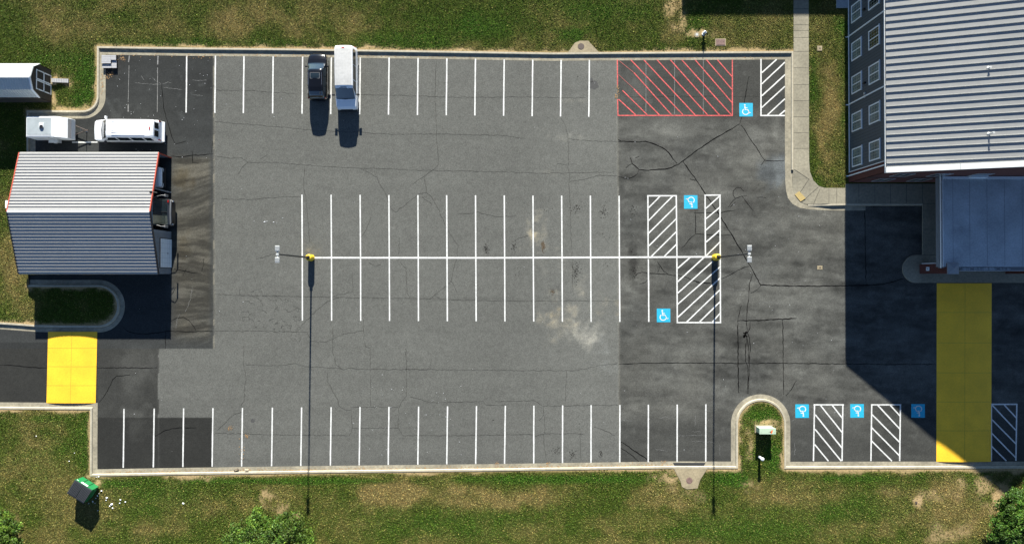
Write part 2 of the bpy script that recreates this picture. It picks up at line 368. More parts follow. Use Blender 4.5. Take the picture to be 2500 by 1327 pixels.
# ================================================================ lawn
EXCL = [(2066,-400,2900,470), (2000,459,2300,700), (-80,172,127,250)]
SW = [(1936,-300),(1972,-300),(1974,395),(1976,420),(1984,440),(1997,454),(2012,459),(2062,459),(2062,497),(2012,498),(1997,458),(1972,436),(1936,412)]
SWR = [(1936,412),(1972,436),(1997,458),(2012,498),(1965,498),(1953,492),(1943,481),(1937,466),(1934,450),(1934,430)]
def dry_sand(x, y):
    n1 = fbm(x, y, 70, 301, 5); n2 = fbm(x, y, 22, 303, 4); n3 = fbm(x*.5, y, 120, 305, 4)
    dry = sstep(n1*.5+n2*.2+n3*.3, .42, .70)*.6
    green = np.zeros(x.shape)
    for (cx, cy, rx, ry, k) in ((1180,70,170,60,.8),(1480,30,180,40,.5),(230,190,60,60,.8),(205,230,50,40,.9),(150,145,110,25,.6),(500,105,400,16,.5),(1700,60,60,30,.5),(1000,100,150,30,.5),(1400,85,60,35,.8),
                              (700,1172,500,12,.9),(1350,1168,300,14,.9),(300,1180,80,16,.8),(210,1060,30,90,.6),(1850,1010,60,40,.9),(1880,1110,40,60,.8),(1780,1170,80,25,.9),(2080,1165,220,16,.8),(120,1020,120,14,.6),(1880,1290,500,40,.45),(1100,1280,400,40,.35),(400,1210,120,50,.4),(100,1110,120,60,.35),
                              (1988,450,20,10,.9),(2055,300,10,150,.5),(2050,60,20,30,.7),(1985,200,14,150,.6),(1960,1250,300,50,.3),(2100,1240,220,50,.45)):
        green = np.maximum(green, k*blob(x, y, cx, cy, rx, ry, .8, .7, int(cx*7+cy) % 211))
    brown = np.zeros(x.shape); sand = np.zeros(x.shape)
    for (cx, cy, rx, ry, k) in ((120,60,160,70,.55),(330,90,180,50,.35),(640,60,160,60,.5),(860,70,90,50,.3),(420,20,120,40,.3),(2020,250,40,130,.95),(2015,380,35,80,.9),(2020,120,30,30,.2),(1640,50,45,90,.6),(1750,80,40,25,.4),
                              (60,1120,110,60,.3),(600,1230,200,40,.35),(1250,1212,320,42,1.0),(1000,1200,180,34,.85),(1620,1215,120,45,.7),(2350,1250,160,90,.85),(1950,1215,120,30,.5),(2150,1200,150,30,.55),(2050,1290,120,30,.4),(1560,1270,160,30,.35),(850,1280,200,30,.3),(40,650,60,150,.35),(50,480,40,80,.25),(1300,1290,100,30,.4),(220,1240,60,40,.3),(400,1290,90,30,.4)):
        brown = np.maximum(brown, k*blob(x, y, cx, cy, rx, ry, .9, .9, int(cx*3+cy) % 197))
    for (cx, cy, rx, ry, k) in ((1640,30,26,50,.75),(1668,50,12,30,.6),(1745,82,18,12,.6),(1700,84,24,14,.8),(1717,76,20,12,.8),(660,1205,30,16,.75),(690,1240,28,18,.7),(720,1255,20,12,.8),(640,1225,14,24,.6),
                              (1640,1168,40,26,.95),(1690,1190,40,18,.6),(1590,1160,30,10,.8),(1830,1180,20,20,.6),(1830,1075,12,50,.7),(1865,1030,32,12,.9),(1885,1045,26,26,.6),(2237,1222,17,16,1.3),(2390,1190,60,50,.7),(2440,1220,45,60,1.1),(2330,1300,80,40,.6),(2290,1210,60,20,.5),(137,195,14,30,1.0),(160,200,22,14,1.0),(134,240,8,40,1.0),(170,262,40,7,.8),(215,255,10,8,.8),
                              (240,1178,16,12,1.1),(215,1160,10,6,.9),(20,1245,35,10,.6),(40,1290,18,30,.6),(480,1165,60,8,.6),(700,1290,40,20,.3),(2150,1195,40,10,.3),(1700,1215,40,20,.4)):
        sand = np.maximum(sand, k*blob(x, y, cx, cy, rx, ry, .9, 1.1, int(cx*5+cy) % 193))
    dk = np.minimum(np.minimum(dist_poly(x, y, K1[1:]), dist_poly(x, y, K4)), dist_poly(x, y, K3))
    wid = 4.5+11*sstep(fbm(x, y, 45, 311), .35, .8)+4*(x > 1500)*(y > 1100)
    sand = np.maximum(sand, 1-sstep(dk+(n2-.5)*12, wid*.5, wid))
    d = np.clip(dry*(1-green)+brown*(.35+1.1*n2), 0, 1)*(1-.7*green)
    sand = np.clip(np.maximum(sand*(.5+n2), 1.6*sand-.7), 0, 1)
    return d, sand, green, n1, n2, n3
GREEN = np.array([.033, .083, .006]); OLIVE = np.array([.062, .090, .011]); STRAW = np.array([.195, .152, .052]); SAND = np.array([.34, .245, .125])
def lawn_cols(x, y, dark=1.0):
    d, s, g, n1, n2, n3 = dry_sand(x, y)
    d_ = d[..., None]; g_ = np.clip(g*.9+.1, 0, 1)[..., None]
    c = OLIVE*(1-g_)+GREEN*1.25*g_
    c = c*(1-d_)+STRAW*d_
    return c*dark, s, d
def build_lawn():
    pts = [Vector(p) for p in []]
    ring = PAVED
    xs = np.arange(-130, 2620, 9.0); ys = np.concatenate([np.arange(-120, 520, 9.0), np.arange(650, 1450, 9.0)])
    x, y = np.meshgrid(xs, ys); x = x.ravel()+RNG.uniform(-2, 2, x.size); y = y.ravel()+RNG.uniform(-2, 2, y.size)
    ok = ~inpoly(x, y, ring) & (dist_poly(x, y, ring+[ring[0]]) > 4) & ~((x > 2080) & (y < 480))
    x, y = x[ok], y[ok]
    hole = ring; outer = [(-2600,-2400),(5200,-2400),(5200,3600),(-2600,3600)]
    P = [(p[0], p[1]) for p in outer]+[(p[0], p[1]) for p in hole]+list(zip(x.tolist(), y.tolist()))
    E = [(i, (i+1) % 4) for i in range(4)]; n = len(hole); E += [(4+i, 4+(i+1) % n) for i in range(n)]
    vs, es, fs, _, _, _ = geometry.delaunay_2d_cdt([Vector(p) for p in P], E, [], 0, 1e-4)
    v = np.array([(q.x, q.y) for q in vs]); f = np.array([t for t in fs if len(t) == 3])
    cen = v[f].mean(axis=1); keep = ~inpoly(cen[:, 0], cen[:, 1], hole); f = f[keep]
    c, s, d = lawn_cols(v[:, 0], v[:, 1], .60)
    s_ = s[:, None]; c = c*(1-s_)+SAND*s_
    wx, wy = WA(v[:, 0], v[:, 1]); z = np.full(len(v), .115)
    V = np.stack([wx, wy, z], -1)
    a = V[f[:, 1]]-V[f[:, 0]]; b_ = V[f[:, 2]]-V[f[:, 0]]; cr = a[:, 0]*b_[:, 1]-a[:, 1]*b_[:, 0]
    f[cr < 0] = f[cr < 0][:, ::-1]
    o = grid_mesh('lawn', V, f, c, 'lawn'); tag(o, kind='structure')
build_lawn()
def build_tufts():
    zones = [(-120,-110,2075,145),(-120,140,245,290),(-120,290,75,700),(-120,680,292,800),(1970,120,2070,465),(-120,995,226,1430),(200,1138,2600,1430),(1798,970,1918,1145)]
    allx = []; ally = []
    dens = .250
    for (a, b_, c, d) in zones:
        n = int((c-a)*(d-b_)*dens); allx.append(RNG.uniform(a, c, n)); ally.append(RNG.uniform(b_, d, n))
    # avoid double density where zones overlap: keep by hash of zone order
    X_, Y_ = [], []
    for i, (zx, zy) in enumerate(zip(allx, ally)):
        k = np.ones(zx.shape, bool)
        for (a, b_, c, d) in zones[:i]: k &= ~((zx > a) & (zx < c) & (zy > b_) & (zy < d))
        X_.append(zx[k]); Y_.append(zy[k])
    x = np.concatenate(X_); y = np.concatenate(Y_)
    ok = ~inpoly(x, y, PAVED) & (dist_poly(x, y, PAVED+[PAVED[0]]) > 3.5)
    for (a, b_, c, d) in EXCL: ok &= ~((x > a) & (x < c) & (y > b_) & (y < d))
    for poly in PADS: ok &= ~inpoly(x, y, poly)
    x, y = x[ok], y[ok]
    c, s, d = lawn_cols(x, y)
    keep = RNG.random(x.size) > np.clip(s*1.15, 0, .97)
    x, y, c, s, d = x[keep], y[keep], c[keep], s[keep], d[keep]
    n = x.size; wx, wy = WA(x, y)
    br = RNG.lognormal(0, .38, n); hue = RNG.uniform(-.18, .18, n)
    c = c*br[:, None]; c[:, 0] *= 1+hue; c[:, 2] *= 1-hue*.5
    strawk = RNG.random(n) < (.06+.22*d); c[strawk] = c[strawk]*.4+STRAW*1.3*br[strawk][:, None]*.6
    nb = 3; V = np.zeros((n, nb, 3, 3)); 
    for k in range(nb):
        th = RNG.uniform(0, 2*np.pi, n); w = RNG.uniform(.020, .046, n); ln = RNG.uniform(.02, .065, n); h = RNG.uniform(.025, .065, n)*(1-.3*d)
        ox = wx+RNG.uniform(-.04, .04, n); oy = wy+RNG.uniform(-.04, .04, n)
        dx, dy = np.cos(th), np.sin(th)
        V[:, k, 0] = np.stack([ox-dy*w, oy+dx*w, np.full(n, .112)], -1)
        V[:, k, 1] = np.stack([ox+dy*w, oy-dx*w, np.full(n, .112)], -1)
        V[:, k, 2] = np.stack([ox+dx*ln, oy+dy*ln, .115+h], -1)
    col = np.repeat(c, nb*3, axis=0); Vv = V.reshape(-1, 3); F = np.arange(len(Vv)).reshape(-1, 3)
    o = grid_mesh('grass', Vv, F, np.clip(col, 0.003, .6), 'grass'); tag(o, 'short mown grass, green and straw coloured, around the car park', 'grass', kind='stuff')
    print('tufts', n)
TOP_INLET = [(1385,131),(1403,106),(1415,101),(1436,101),(1441,107),(1463,130)]
BOT_INLET = [(1643,1140),(1660,1172),(1664,1186),(1676,1192),(1702,1190),(1708,1170),(1727,1140)]
PADS = [SW, SWR, TOP_INLET, BOT_INLET, [(1744,94),(1774,94),(1774,116),(1744,116)], [(1993,112),(2007,112),(2007,127),(1993,127)], [(131,190),(173,190),(173,210),(131,210)]]
build_tufts()

# ================================================================ kerbs and gutters
def offs(path, d):
    """offset a world polyline to the right by d (mitred)"""
    P = [Vector(p) for p in path]; out = []
    for i, p in enumerate(P):
        ds = []
        if i > 0: ds.append((p-P[i-1]).normalized())
        if i < len(P)-1: ds.append((P[i+1]-p).normalized())
        t = sum(ds, Vector((0, 0)))
        t = t.normalized() if t.length > 1e-6 else ds[0]
        nn = Vector((t.y, -t.x)); k = 1/max(.5, abs(nn.dot(Vector((ds[0].y, -ds[0].x)))))
        out.append(p+nn*d*k)
    return out
def dens(path, step=20):
    path = [p for i, p in enumerate(path) if i == 0 or math.hypot(p[0]-path[i-1][0], p[1]-path[i-1][1]) > .6]
    out = []
    for (a, b_) in zip(path[:-1], path[1:]):
        n = max(1, int(math.hypot(b_[0]-a[0], b_[1]-a[1])/step))
        if abs(a[0]) > 2700 or abs(b_[0]) > 2700: n = 1
        for i in range(n): out.append((a[0]+(b_[0]-a[0])*i/n, a[1]+(b_[1]-a[1])*i/n))
    return out+[path[-1]]
def kerb(path, width=.16, top=.15, gut=.50, gutter=True, taper=0, tend=0):
    p = PW(dens(path, 10 if taper else 20)); T = [top if not taper else .03+(top-.03)*min(1, i/taper) for i in range(len(p))]; A = offs(p, -.02); B_ = offs(p, width-.02); B2 = offs(p, width+.02); G = offs(p, width+.02+gut)
    k = MB(); n = len(p)
    rings = [[(q.x, q.y, .02) for q in A], [(q.x, q.y, t) for q, t in zip(A, T)], [(q.x, q.y, t) for q, t in zip(B_, T)], [(q.x, q.y, 0.0) for q in B2]]
    vs = [v for r in rings for v in r]; fs = []
    for r in range(3):
        for i in range(n-1): fs.append((r*n+i, (r+1)*n+i, (r+1)*n+i+1, r*n+i+1))
    k.add(vs, fs); tag(k.build('kerb', 'concrete'), kind='structure')
    if gutter:
        g = MB(); vs = []
        for q, r in zip(B_, G): vs += [(q.x, q.y, .012), (r.x, r.y, .005)]
        g.add(vs, [(2*i, 2*i+1, 2*i+3, 2*i+2) for i in range(n-1)]); tag(g.build('gutter', 'gutter'), kind='structure')
kerb(K1[:-1]+[(1935,370),(1935,385),(1935,400),(1935,415)], gut=.55, tend=3); kerb(K3, gut=.46); kerb(K4, gut=.42)
kerb([(1972,499)]+K2[1:], gutter=False, taper=5)
gp = [(1936.5,412),(1934.5,430),(1935,453),(1940,474),(1949,488),(1965,498.5),(1980,503.5),(2010,503.5),(2062,503),(2113,502.5)]
go = [(1917,412),(1917,440),(1919,465),(1924,484),(1935,498),(1952,507),(1975,511),(2010,513),(2062,514),(2113,513.5)]
g = MB(); vs = []
for a, c in zip(gp, go): vs += [(*W(*a), .013), (*W(*c), .0055)]
g.add(vs, [(2*i, 2*i+1, 2*i+3, 2*i+2) for i in range(len(gp)-1)]); tag(g.build('gutter', 'gutter'), kind='structure')

# ================================================================ sidewalk, entry slab
def slab(name, pts, z, joints, m='walk', jw=.035, z0=.0):
    s = MB(); s.use(m).prism(PW(pts), z0, z); s.use('joint')
    for a, c in joints: s.ribbon([W(*a), W(*c)], jw, z+.003)
    return tag(s.build(name), kind='structure')
J = [((1936,yy),(1973,yy)) for yy in (-20,23,62,76,93,127,167,208,247,286,325,363)]
J += [((2022,459),(2022,497)),((2041,459),(2041,497))]
slab('sidewalk', SW, .140, J)
rpz = [((1936,412),.14),((1972,436),.139),((1997,458),.139),((2012,498),.139),((1995,498.5),.10),((1980,498.5),.06),((1965,498),.03),((1953,492),.022),((1943,481),.022),((1937,466),.022),((1934,450),.03),((1934,430),.085)]
s = MB().use('walk'); vv = [(*W(*p), z) for p, z in rpz]
ins = {0:1}
s.add(vv, [(0,11,1),(11,10,1),(10,9,1),(9,8,1),(8,2,1),(8,7,2),(7,6,2),(6,5,2),(5,4,2),(4,3,2)])
s.use('joint')
for (p, z0, q, z1) in (((1938,414),.145,(1974,438),.144),((1945,482),.034,(1973,438),.146),((1957,493),.036,(1996,457),.146),((1985,498),.10,(2000,462),.146)):
    A_ = W(*p); B_ = W(*q); d_ = Vector((B_[0]-A_[0], B_[1]-A_[1])).normalized()*.017
    s.add([(A_[0]-d_.y, A_[1]+d_.x, z0), (A_[0]+d_.y, A_[1]-d_.x, z0), (B_[0]+d_.y, B_[1]-d_.x, z1), (B_[0]-d_.y, B_[1]+d_.x, z1)], [(0,1,2,3)])
tag(s.build('kerb_ramp'), kind='structure')
EN = [(2062,449),(2900,449),(2900,690),(2520,690),(2500,690)]+[(2236,690)]+arc(2236,656,34,90,270,14)+[(2251,622),(2251,497),(2062,497)]
JE = [((xx,450),(xx,497)) for xx in (2095,2134,2172,2211,2250)]+[((2251,497),(2300,497)),((2251,560),(2300,560)),((2251,622),(2300,622))]
slab('entry_slab', EN, .137, JE)
for name, pts, disc, r in (('storm_inlet', TOP_INLET, (1418,115), .31), ('storm_inlet', BOT_INLET, (1682,1171), .30)):
    s = MB().use('pad'); s.prism(PW(pts), .0, .146)
    o = s.build(name); tag(o, 'concrete storm drain inlet with round iron lid behind the top kerb' if pts is TOP_INLET else 'concrete storm drain inlet with round iron lid behind the bottom kerb', 'storm drain', 'storm drain inlets')
    s = MB().use('iron'); cx, cy = W(*disc); s.cyl((cx, cy, .146), (cx, cy, .154), r, n=28); s.cyl((cx, cy, .154), (cx, cy, .160), r*.8, n=28)
    s.build('manhole_lid', 'brown_lid' if pts is BOT_INLET else 'iron', o)
    if pts is BOT_INLET:
        s = MB(); a = W(1643,1128.5); c = W(1722,1136); s.prism([(a[0], a[1]), (c[0], a[1]), (c[0]-.15, c[1]), (a[0]+.15, c[1])], .014, .020); s.build('drain_mouth', 'darkline', o)
s = MB().use('tactile'); tp = [(*W(1950,467), .112), (*W(1966,484), .112), (*W(1954,492), .050), (*W(1940,475), .050)]; s.add(tp+[(x, y, z-.012) for x, y, z in tp], [(3,2,1,0),(4,5,6,7),(0,1,5,4),(1,2,6,5),(2,3,7,6),(3,0,4,7)])
tag(s.build('tactile_pad'), 'faded yellow square tactile pad on the corner kerb ramp', 'tactile paving')

# ================================================================ painted markings (parts of the asphalt)
LW = .128
def line(pts, w=LW, m='white_paint', name='stall_line', z=.006, parent=asphalt):
    P = dens(pts, 14) if len(pts) == 2 else pts
    r = MB(); Pw = [Vector(W(*p)) for p in P]
    wj = [w*random.uniform(.94, 1.06) for _ in Pw]
    Pw = [(p.x+random.uniform(-.006, .006), p.y+random.uniform(-.006, .006)) for p in Pw]
    r.ribbon(Pw, wj, z); return r.build(name, m, parent)
TOPX = [455,525,594.7,666,738,808,878.6,949,1019.7,1090,1159.8,1230,1299.6,1369,1438]
for xx in TOPX:
    y0 = 135.5+(xx-455)*.0112; y1 = 275+(xx-455)*.0105
    line([(xx+1, y0), (xx-.5, y1)])
line([(316,135),(314,152)], .10, 'old_paint'); line([(313,254),(313,273)], .10, 'old_paint'); line([(315,160),(313,250)], .05, 'old_paint')
line([(386,137),(385,158)], .12, 'old_paint'); line([(385,165),(384,274)], .06, 'old_paint')
for xx in (1577,1647,1717): line([(xx,146),(xx,278)], .045, 'old_paint', z=.005)
for i, xx in enumerate([737.2,808.4,879.3,949.6,1020.2,1090.6,1161,1231.2,1301.2,1371.3,1441.3,1511.4]):
    line([(xx,475+i*.25),(xx+.8,628),(xx+1.2+i*.06,782+i*.3)])
line([(1583,632),(1584,785)])
line([(768,628.6),(1200,629),(1500,628),(1741,626.5)], .17, name='centre_line', z=.0085)
BOTX = [302.5,376,448,519.5,591.5,664.6,736,808,878.5,949.3,1021.6,1092.2,1162.8,1233.3,1303,1373.2,1442.8,1513,1582.5,1653,1723]
for i, xx in enumerate(BOTX):
    y0 = 997-(xx-302)*.0078; y1 = 1140.5-(xx-302)*.0105
    line([(xx+.4, y0), (xx-(1.5 if xx < 1300 else 0), y1)])
line([(176,347.5),(238,347)], .12)
def hatch(outline, diags, m='white_paint', w=LW, label=None, worn=()):
    h = MB()
    for i, (a, c) in enumerate(outline):
        h.use(m); h.ribbon([W(*a), W(*c)], w, .0065+.0008*i)
    for i, (a, c) in enumerate(diags):
        h.use('red_worn' if i in worn else m); P = dens([a, c], 12)
        Pw = [(q[0]+random.uniform(-.006, .006), q[1]+random.uniform(-.006, .006)) for q in PW(P)]
        h.ribbon(Pw, (w*.5 if i in worn else w)*random.uniform(.92, 1.02), .0105+.0003*i)
    o = h.build('hatched_area', None, asphalt); tag(o, label); return o
def Z(ox, oy, k, L): return [((ox+a/k, oy+b_/k), (ox+c/k, oy+d/k)) for (a, b_, c, d) in L]
hatch(Z(1480,100,4.423,[(120,805,1366,806),(1362,200,1362,806),(123,630,127,806),(120,203,122,500)]),
      Z(1480,100,4.423,[(135,630,318,800),(175,535,445,800),(265,205,830,800),(405,205,960,800),(548,205,1095,800),(692,205,1222,800),(815,205,1352,800),(960,205,1357,665),(1082,205,1357,525),(1200,205,1357,385),(300,345,705,800),(300,520,573,800),(135,210,300,345),(128,360,300,520)]), 'red_paint', .105, 'red painted no parking hatching by the top kerb', worn=(12,13))
hatch(Z(1480,100,4.423,[(1671,195,1671,808),(1664,806,1930,806)]),
      Z(1480,100,4.423,[(1840,200,1680,345),(1930,230,1680,465),(1930,365,1680,595),(1930,490,1680,720),(1930,625,1740,800),(1930,750,1870,800)]), label='white hatching in the top right corner of the car park')
hatch(Z(1480,440,3.492,[(348,132,603,132),(355,130,358,653),(597,130,603,653)]),
      Z(1480,440,3.492,[(460,135,360,235),(565,135,360,345),(594,220,360,452),(596,328,362,560),(597,438,385,648),(598,545,495,648)]), label='wide white hatching left of the blue symbol above the centre line')
hatch(Z(1480,440,3.492,[(836,127,977,126),(843,125,846,650),(970,125,974,1214)]),
      Z(1480,440,3.492,[(965,135,850,240),(968,230,850,328),(968,318,850,424),(968,424,850,528),(970,524,852,642)]), label='narrow white hatching above the right lamp base')
hatch(Z(1480,440,3.492,[(602,655,606,1214),(600,1211,980,1211)]),
      Z(1480,440,3.492,[(717,655,608,750),(835,655,608,864),(908,690,608,962),(970,737,608,1056),(970,832,608,1168),(972,930,685,1206),(972,1032,795,1206),(972,1130,905,1206)]), label='widest white hatching below the right lamp base')
hatch(Z(1900,900,3.108,[(268,271,498,271),(275,268,267,697),(490,268,484,697)]),
      Z(1900,900,3.108,[(410,275,488,375),(320,275,488,485),(280,345,486,602),(278,455,478,697),(275,570,380,697)]), label='white hatching nearest the grass island at the bottom')
hatch(Z(1900,900,3.108,[(703,271,933,271),(709,268,703,697),(927,268,921,697)]),
      Z(1900,900,3.108,[(850,275,925,357),(755,275,923,455),(712,345,921,555),(710,445,920,657),(708,545,862,697)]), label='middle white hatching of the bottom row, left of the yellow table')
hatch(Z(1900,900,3.108,[(1611,267,1814,267),(1617,264,1617,695),(1810,264,1803,695)]),
      Z(1900,900,3.108,[(1715,272,1808,372),(1622,272,1808,470),(1620,382,1806,570),(1620,487,1802,672),(1619,585,1730,695)]), label='white hatching right of the long yellow table')
# accessible symbols
def symbol(px, py, flip, label):
    cx, cy = W(px, py); s = .645; sg = -1 if flip else 1
    b_ = MB(); b_.prism([(cx-s, cy-s), (cx+s, cy-s), (cx+s, cy+s), (cx-s, cy+s)], .004, .008)
    o = b_.build('accessible_symbol', 'blue_paint', asphalt); tag(o, label)
    q = lambda u, v: (cx+sg*u*.01, cy+sg*v*.01)      # centimetres
    f = MB(); 
    f.cyl((*q(-12, 45), .0085), (*q(-12, 45), .0125), .078, n=16)
    f.ribbon([q(-12, 34), q(-8, 8)], .11, .0130); f.ribbon([q(-11, 18), q(13, 18)], .075, .0138)
    f.ribbon([q(-13, 1), q(16, 1), q(33, -33), q(46, -27)], .085, .0146)
    f.ribbon([q(-4+30*math.cos(math.radians(a)), -18+28*math.sin(math.radians(a))) for a in range(125, 342, 12)], .085, .0122)
    f.build('wheelchair_figure', 'white_paint', o)
symbol(1821.4,268.1,0,'blue square with white wheelchair figure right of the red hatching')
symbol(1686.3,493,1,'upside down blue wheelchair square between the two hatchings above the centre line')
symbol(1620,769.3,0,'blue wheelchair square left of the widest hatching')
symbol(1958.2,1002.5,1,'blue wheelchair square beside the grass island')
symbol(2092.4,1002,1,'blue wheelchair square between the two bottom hatchings')
symbol(2241.3,1002,1,'shaded blue wheelchair square just left of the long yellow table')

# cracks
def wig(P, amp, step):
    out = []
    for (a, c) in zip(P[:-1], P[1:]):
        n = max(1, int(math.hypot(c[0]-a[0], c[1]-a[1])/step))
        for i in range(n):
            t = i/n; out.append((a[0]+(c[0]-a[0])*t+random.uniform(-amp, amp)*(i > 0), a[1]+(c[1]-a[1])*t+random.uniform(-amp, amp)*(i > 0)))
    return out+[P[-1]]
SEAL = [[(1509,341),(1517,345),(1545,346),(1560,347),(1576,345),(1593,350),(1618,361),(1632,372),(1643,388),(1653,399)],[(1509,347),(1517,345)],
 [(1806,303),(1750,335),(1700,368),(1667,393),(1655,402),(1640,409),(1624,413),(1600,414.5),(1575,415.5),(1560,414),(1552,406),(1543,399),(1539,385)],[(1560,414),(1557,423),(1549,430),(1532,436),(1510,431)],[(1543,399),(1528,410)],
 [(1551,386),(1562,381)],[(1668,394),(1684,418),(1700,440),(1722,473),(1748,512),(1761,532),(1778,560),(1792,582),(1812,615),(1829,645),(1843,670),(1857,695),(1900,697),(1980,698),(2060,697.5),(2110,696),(2150,694),(2185,686),(2205,680)],
 [(1684,437),(1698,440)],[(1694,519.5),(1730,519),(1761,519),(1795,513)],[(1697,515),(1698,545),(1698,571),(1730,573),(1790,574)],[(1698,571),(1686,581),(1676,593),(1664,605)],
 [(1806,303),(1813,280),(1817,255),(1821,225),(1829,186)],[(1808,305),(1818,316),(1832,340),(1850,366),(1867,391),(1890,393),(1915,392)],[(1867,391),(1858,403)],
 [(1816,467),(1807,458),(1798,458),(1790,466),(1790,476),(1795,484)],[(1823,478),(1810,479),(1796,484),(1785,495),(1778,506)],[(1810,478),(1820,490),(1831,504),(1839,515)],[(1795,493),(1783,505)],[(1847,482),(1862,481),(1871,484)],
 [(1829,650),(1815,653),(1800,660),(1780,672),(1760,681)],[(1740,691),(1712,691),(1695,685),(1675,676),(1650,672),(1620,669),(1590,667),(1568,664),(1555,668),(1548,677)],[(1585,680),(1575,689),(1562,693)],[(1693,683),(1703,690),(1735,690)],
 [(1605,638),(1613,650),(1621,662),(1634,671)],[(1610,650),(1606,665)],[(1838,668),(1830,690),(1828,720)],[(1828,720),(1824,760),(1822,790),(1825,805)],[(1831,782),(1831,800),(1825,812),(1830,825),(1832,845),(1830,865),(1829,885),(1829,915),(1827,960)],[(1822,825),(1820,850),(1820,880),(1825,892),(1826,930),(1824,960)],
 [(1825,805),(1820,816),(1824,825),(1828,850),(1827,885)],[(1800,782.5),(1860,781),(1945,776.5)],[(1801,783),(1802,886),(1803,958)],[(1911,779),(1912,886),(1913,962)],[(1801,783),(1805,765),(1810,745)],
 [(1511,888),(1570,885.5),(1700,885),(1820,886),(1912,886),(2060,887.5),(2200,889),(2285,889)],[(1857,697),(1850,706),(1832,716)],[(1919,965),(1932,950),(1945,928)],
 [(1515,1077),(1535,1089),(1555,1103),(1580,1120),(1598,1128)],[(1515,1092),(1540,1108),(1560,1126)],
 [(395,207),(398,240),(401,270),(410,300),(420,335),(428,352)],[(428,352),(455,344)],[(418,381),(440,383),(470,379),(500,378),(521,376)],[(469,368),(470,397),(485,398)],[(519,345),(517,372)],
 [(425,656),(450,661),(470,666),(490,667)],[(497,630),(498,645),(493,662)],[(418,783),(432,775),(448,774),(462,782),(472,795),(479,808)],[(300,797),(312,808),(330,813),(355,815),(385,812),(404,808),(450,809),(520,808)],[(404,808),(404,850)],
 [(236,897),(300,897),(350,898),(384,897)],[(0,890),(40,892),(80,896),(117,898)],[(243,981),(255,965),(266,945),(275,926),(285,917),(318,914)],[(378,1064),(398,1052),(420,1045),(445,1043),(480,1043)],[(455,655),(447,672)],[(430,700),(418,720)],
 [(2111,510),(2112,560),(2113,620),(2114,690)]]
s = MB()
for i, P in enumerate(SEAL):
    Pw = PW(wig(P, .9, 7)); n = len(Pw); base = .095 if i in (0, 2, 7, 6, 30, 31, 37) else .062
    s.ribbon(Pw, [base*random.uniform(.6, 1.25)*(1 if 1 < k < n-2 else .6) for k in range(n)], .0045+.00002*i)
for t in range(16):
    a = W(1820+random.uniform(-4, 4), 812+random.uniform(-5, 12)); s.cyl((a[0], a[1], .003), (a[0], a[1], .0052), random.uniform(.05, .10), n=8)
tag(s.build('sealed_crack', 'tar', asphalt), kind='stuff')
HAIR = [[(525,381),(560,386),(590,385),(605,396),(640,396),(700,399),(770,405),(850,409),(930,412),(1040,416),(1200,419),(1330,423),(1500,420)],[(605,396),(592,408),(582,425)],[(636,388),(652,378)],
 [(525,297),(600,303),(700,312),(780,320),(870,323),(960,328),(1070,327),(1200,330),(1250,333),(1285,340)],[(1388,338),(1420,343),(1460,345),(1507,345)],
 [(1065,150),(1062,230),(1065,300),(1068,360),(1070,402),(1060,413),(1036,430),(1008,449)],[(1035,430),(1040,455),(1041,470),(1020,475),(990,500),(966,518),(957,511),(951,500)],[(1041,470),(1052,478),(1070,510),(1085,545),(1098,570),(1119,600),(1115,630),(1107,660),(1102,684),(1088,698),(1070,712),(1049,730)],[(1100,686),(1110,700),(1116,713)],
 [(525,718),(600,721),(700,723),(900,726),(1050,729),(1060,720),(1075,730),(1150,733),(1300,735),(1400,734),(1506,735)],[(880,412),(900,421),(920,432),(928,450),(940,470),(948,495)],[(745,408),(740,455),(747,480),(750,515),(756,590)],
 [(525,220),(600,221),(660,225),(720,229)],[(880,231),(960,233),(1060,236),(1160,238),(1270,237),(1430,239)],[(1370,288),(1382,310),(1387,340),(1388,400),(1391,480),(1395,600),(1399,715)],[(1360,400),(1388,401)],[(1391,443),(1430,437),(1460,428),(1507,430)],
 [(887,780),(888,828),(892,845),(904,850),(905,990)],[(990,850),(993,880),(992,905),(993,965),(980,980),(974,995),(972,1042),(983,1061)],[(859,993),(915,993),(973,993)],[(860,1044),(915,1044),(972,1044)],[(859,1010),(860,1044),(853,1062)],
 [(525,1057),(600,1058),(700,1061),(850,1062)],[(983,1062),(1100,1063),(1200,1061),(1290,1059),(1310,1063),(1330,1058),(1425,1058)],[(1002,968),(1030,975),(1050,982),(1110,981),(1180,979),(1185,987),(1230,989)],[(1210,979),(1305,977),(1325,990),(1400,989),(1510,988)],
 [(525,807),(640,808),(750,810),(760,832),(795,835),(818,824),(840,814),(887,807)],[(600,890),(680,892),(720,886),(740,893),(825,898),(838,902),(850,898),(885,900)],[(990,901),(1043,902),(1052,890),(1055,875)],[(885,900),(1200,903),(1400,904),(1430,900),(1460,892),(1507,887)],
 [(800,910),(800,932),(812,955),(825,975),(828,990),(845,1000),(856,1000)],[(813,800),(812,860),(820,890),(838,902)],[(595,845),(594,885),(600,920),(595,980),(588,990)],[(1383,905),(1380,980)],[(1327,990),(1328,1010),(1317,1025)],[(1330,1015),(1330,1058)],[(1327,1060),(1333,1120)],[(1415,1045),(1418,1125)],[(1450,1041),(1475,1050),(1500,1062)],
 [(1255,590),(1270,580),(1290,575)],[(1122,521),(1145,522),(1165,517),(1190,525),(1215,529),(1260,527)],[(540,485),(600,487),(700,480),(733,480)],[(673,618),(650,625),(625,632)],[(1030,480),(1055,500)],[(880,580),(895,560),(905,530)],[(975,580),(973,620)],[(978,640),(992,655),(994,715),(1000,725)],[(900,640),(915,650),(930,645)],[(860,665),(862,712),(815,722)],[(735,795),(770,760),(800,735),(830,725)],[(1525,236),(1600,237),(1700,235),(1900,236)],[(530,1050),(570,1012),(590,1005)]]
s = MB()
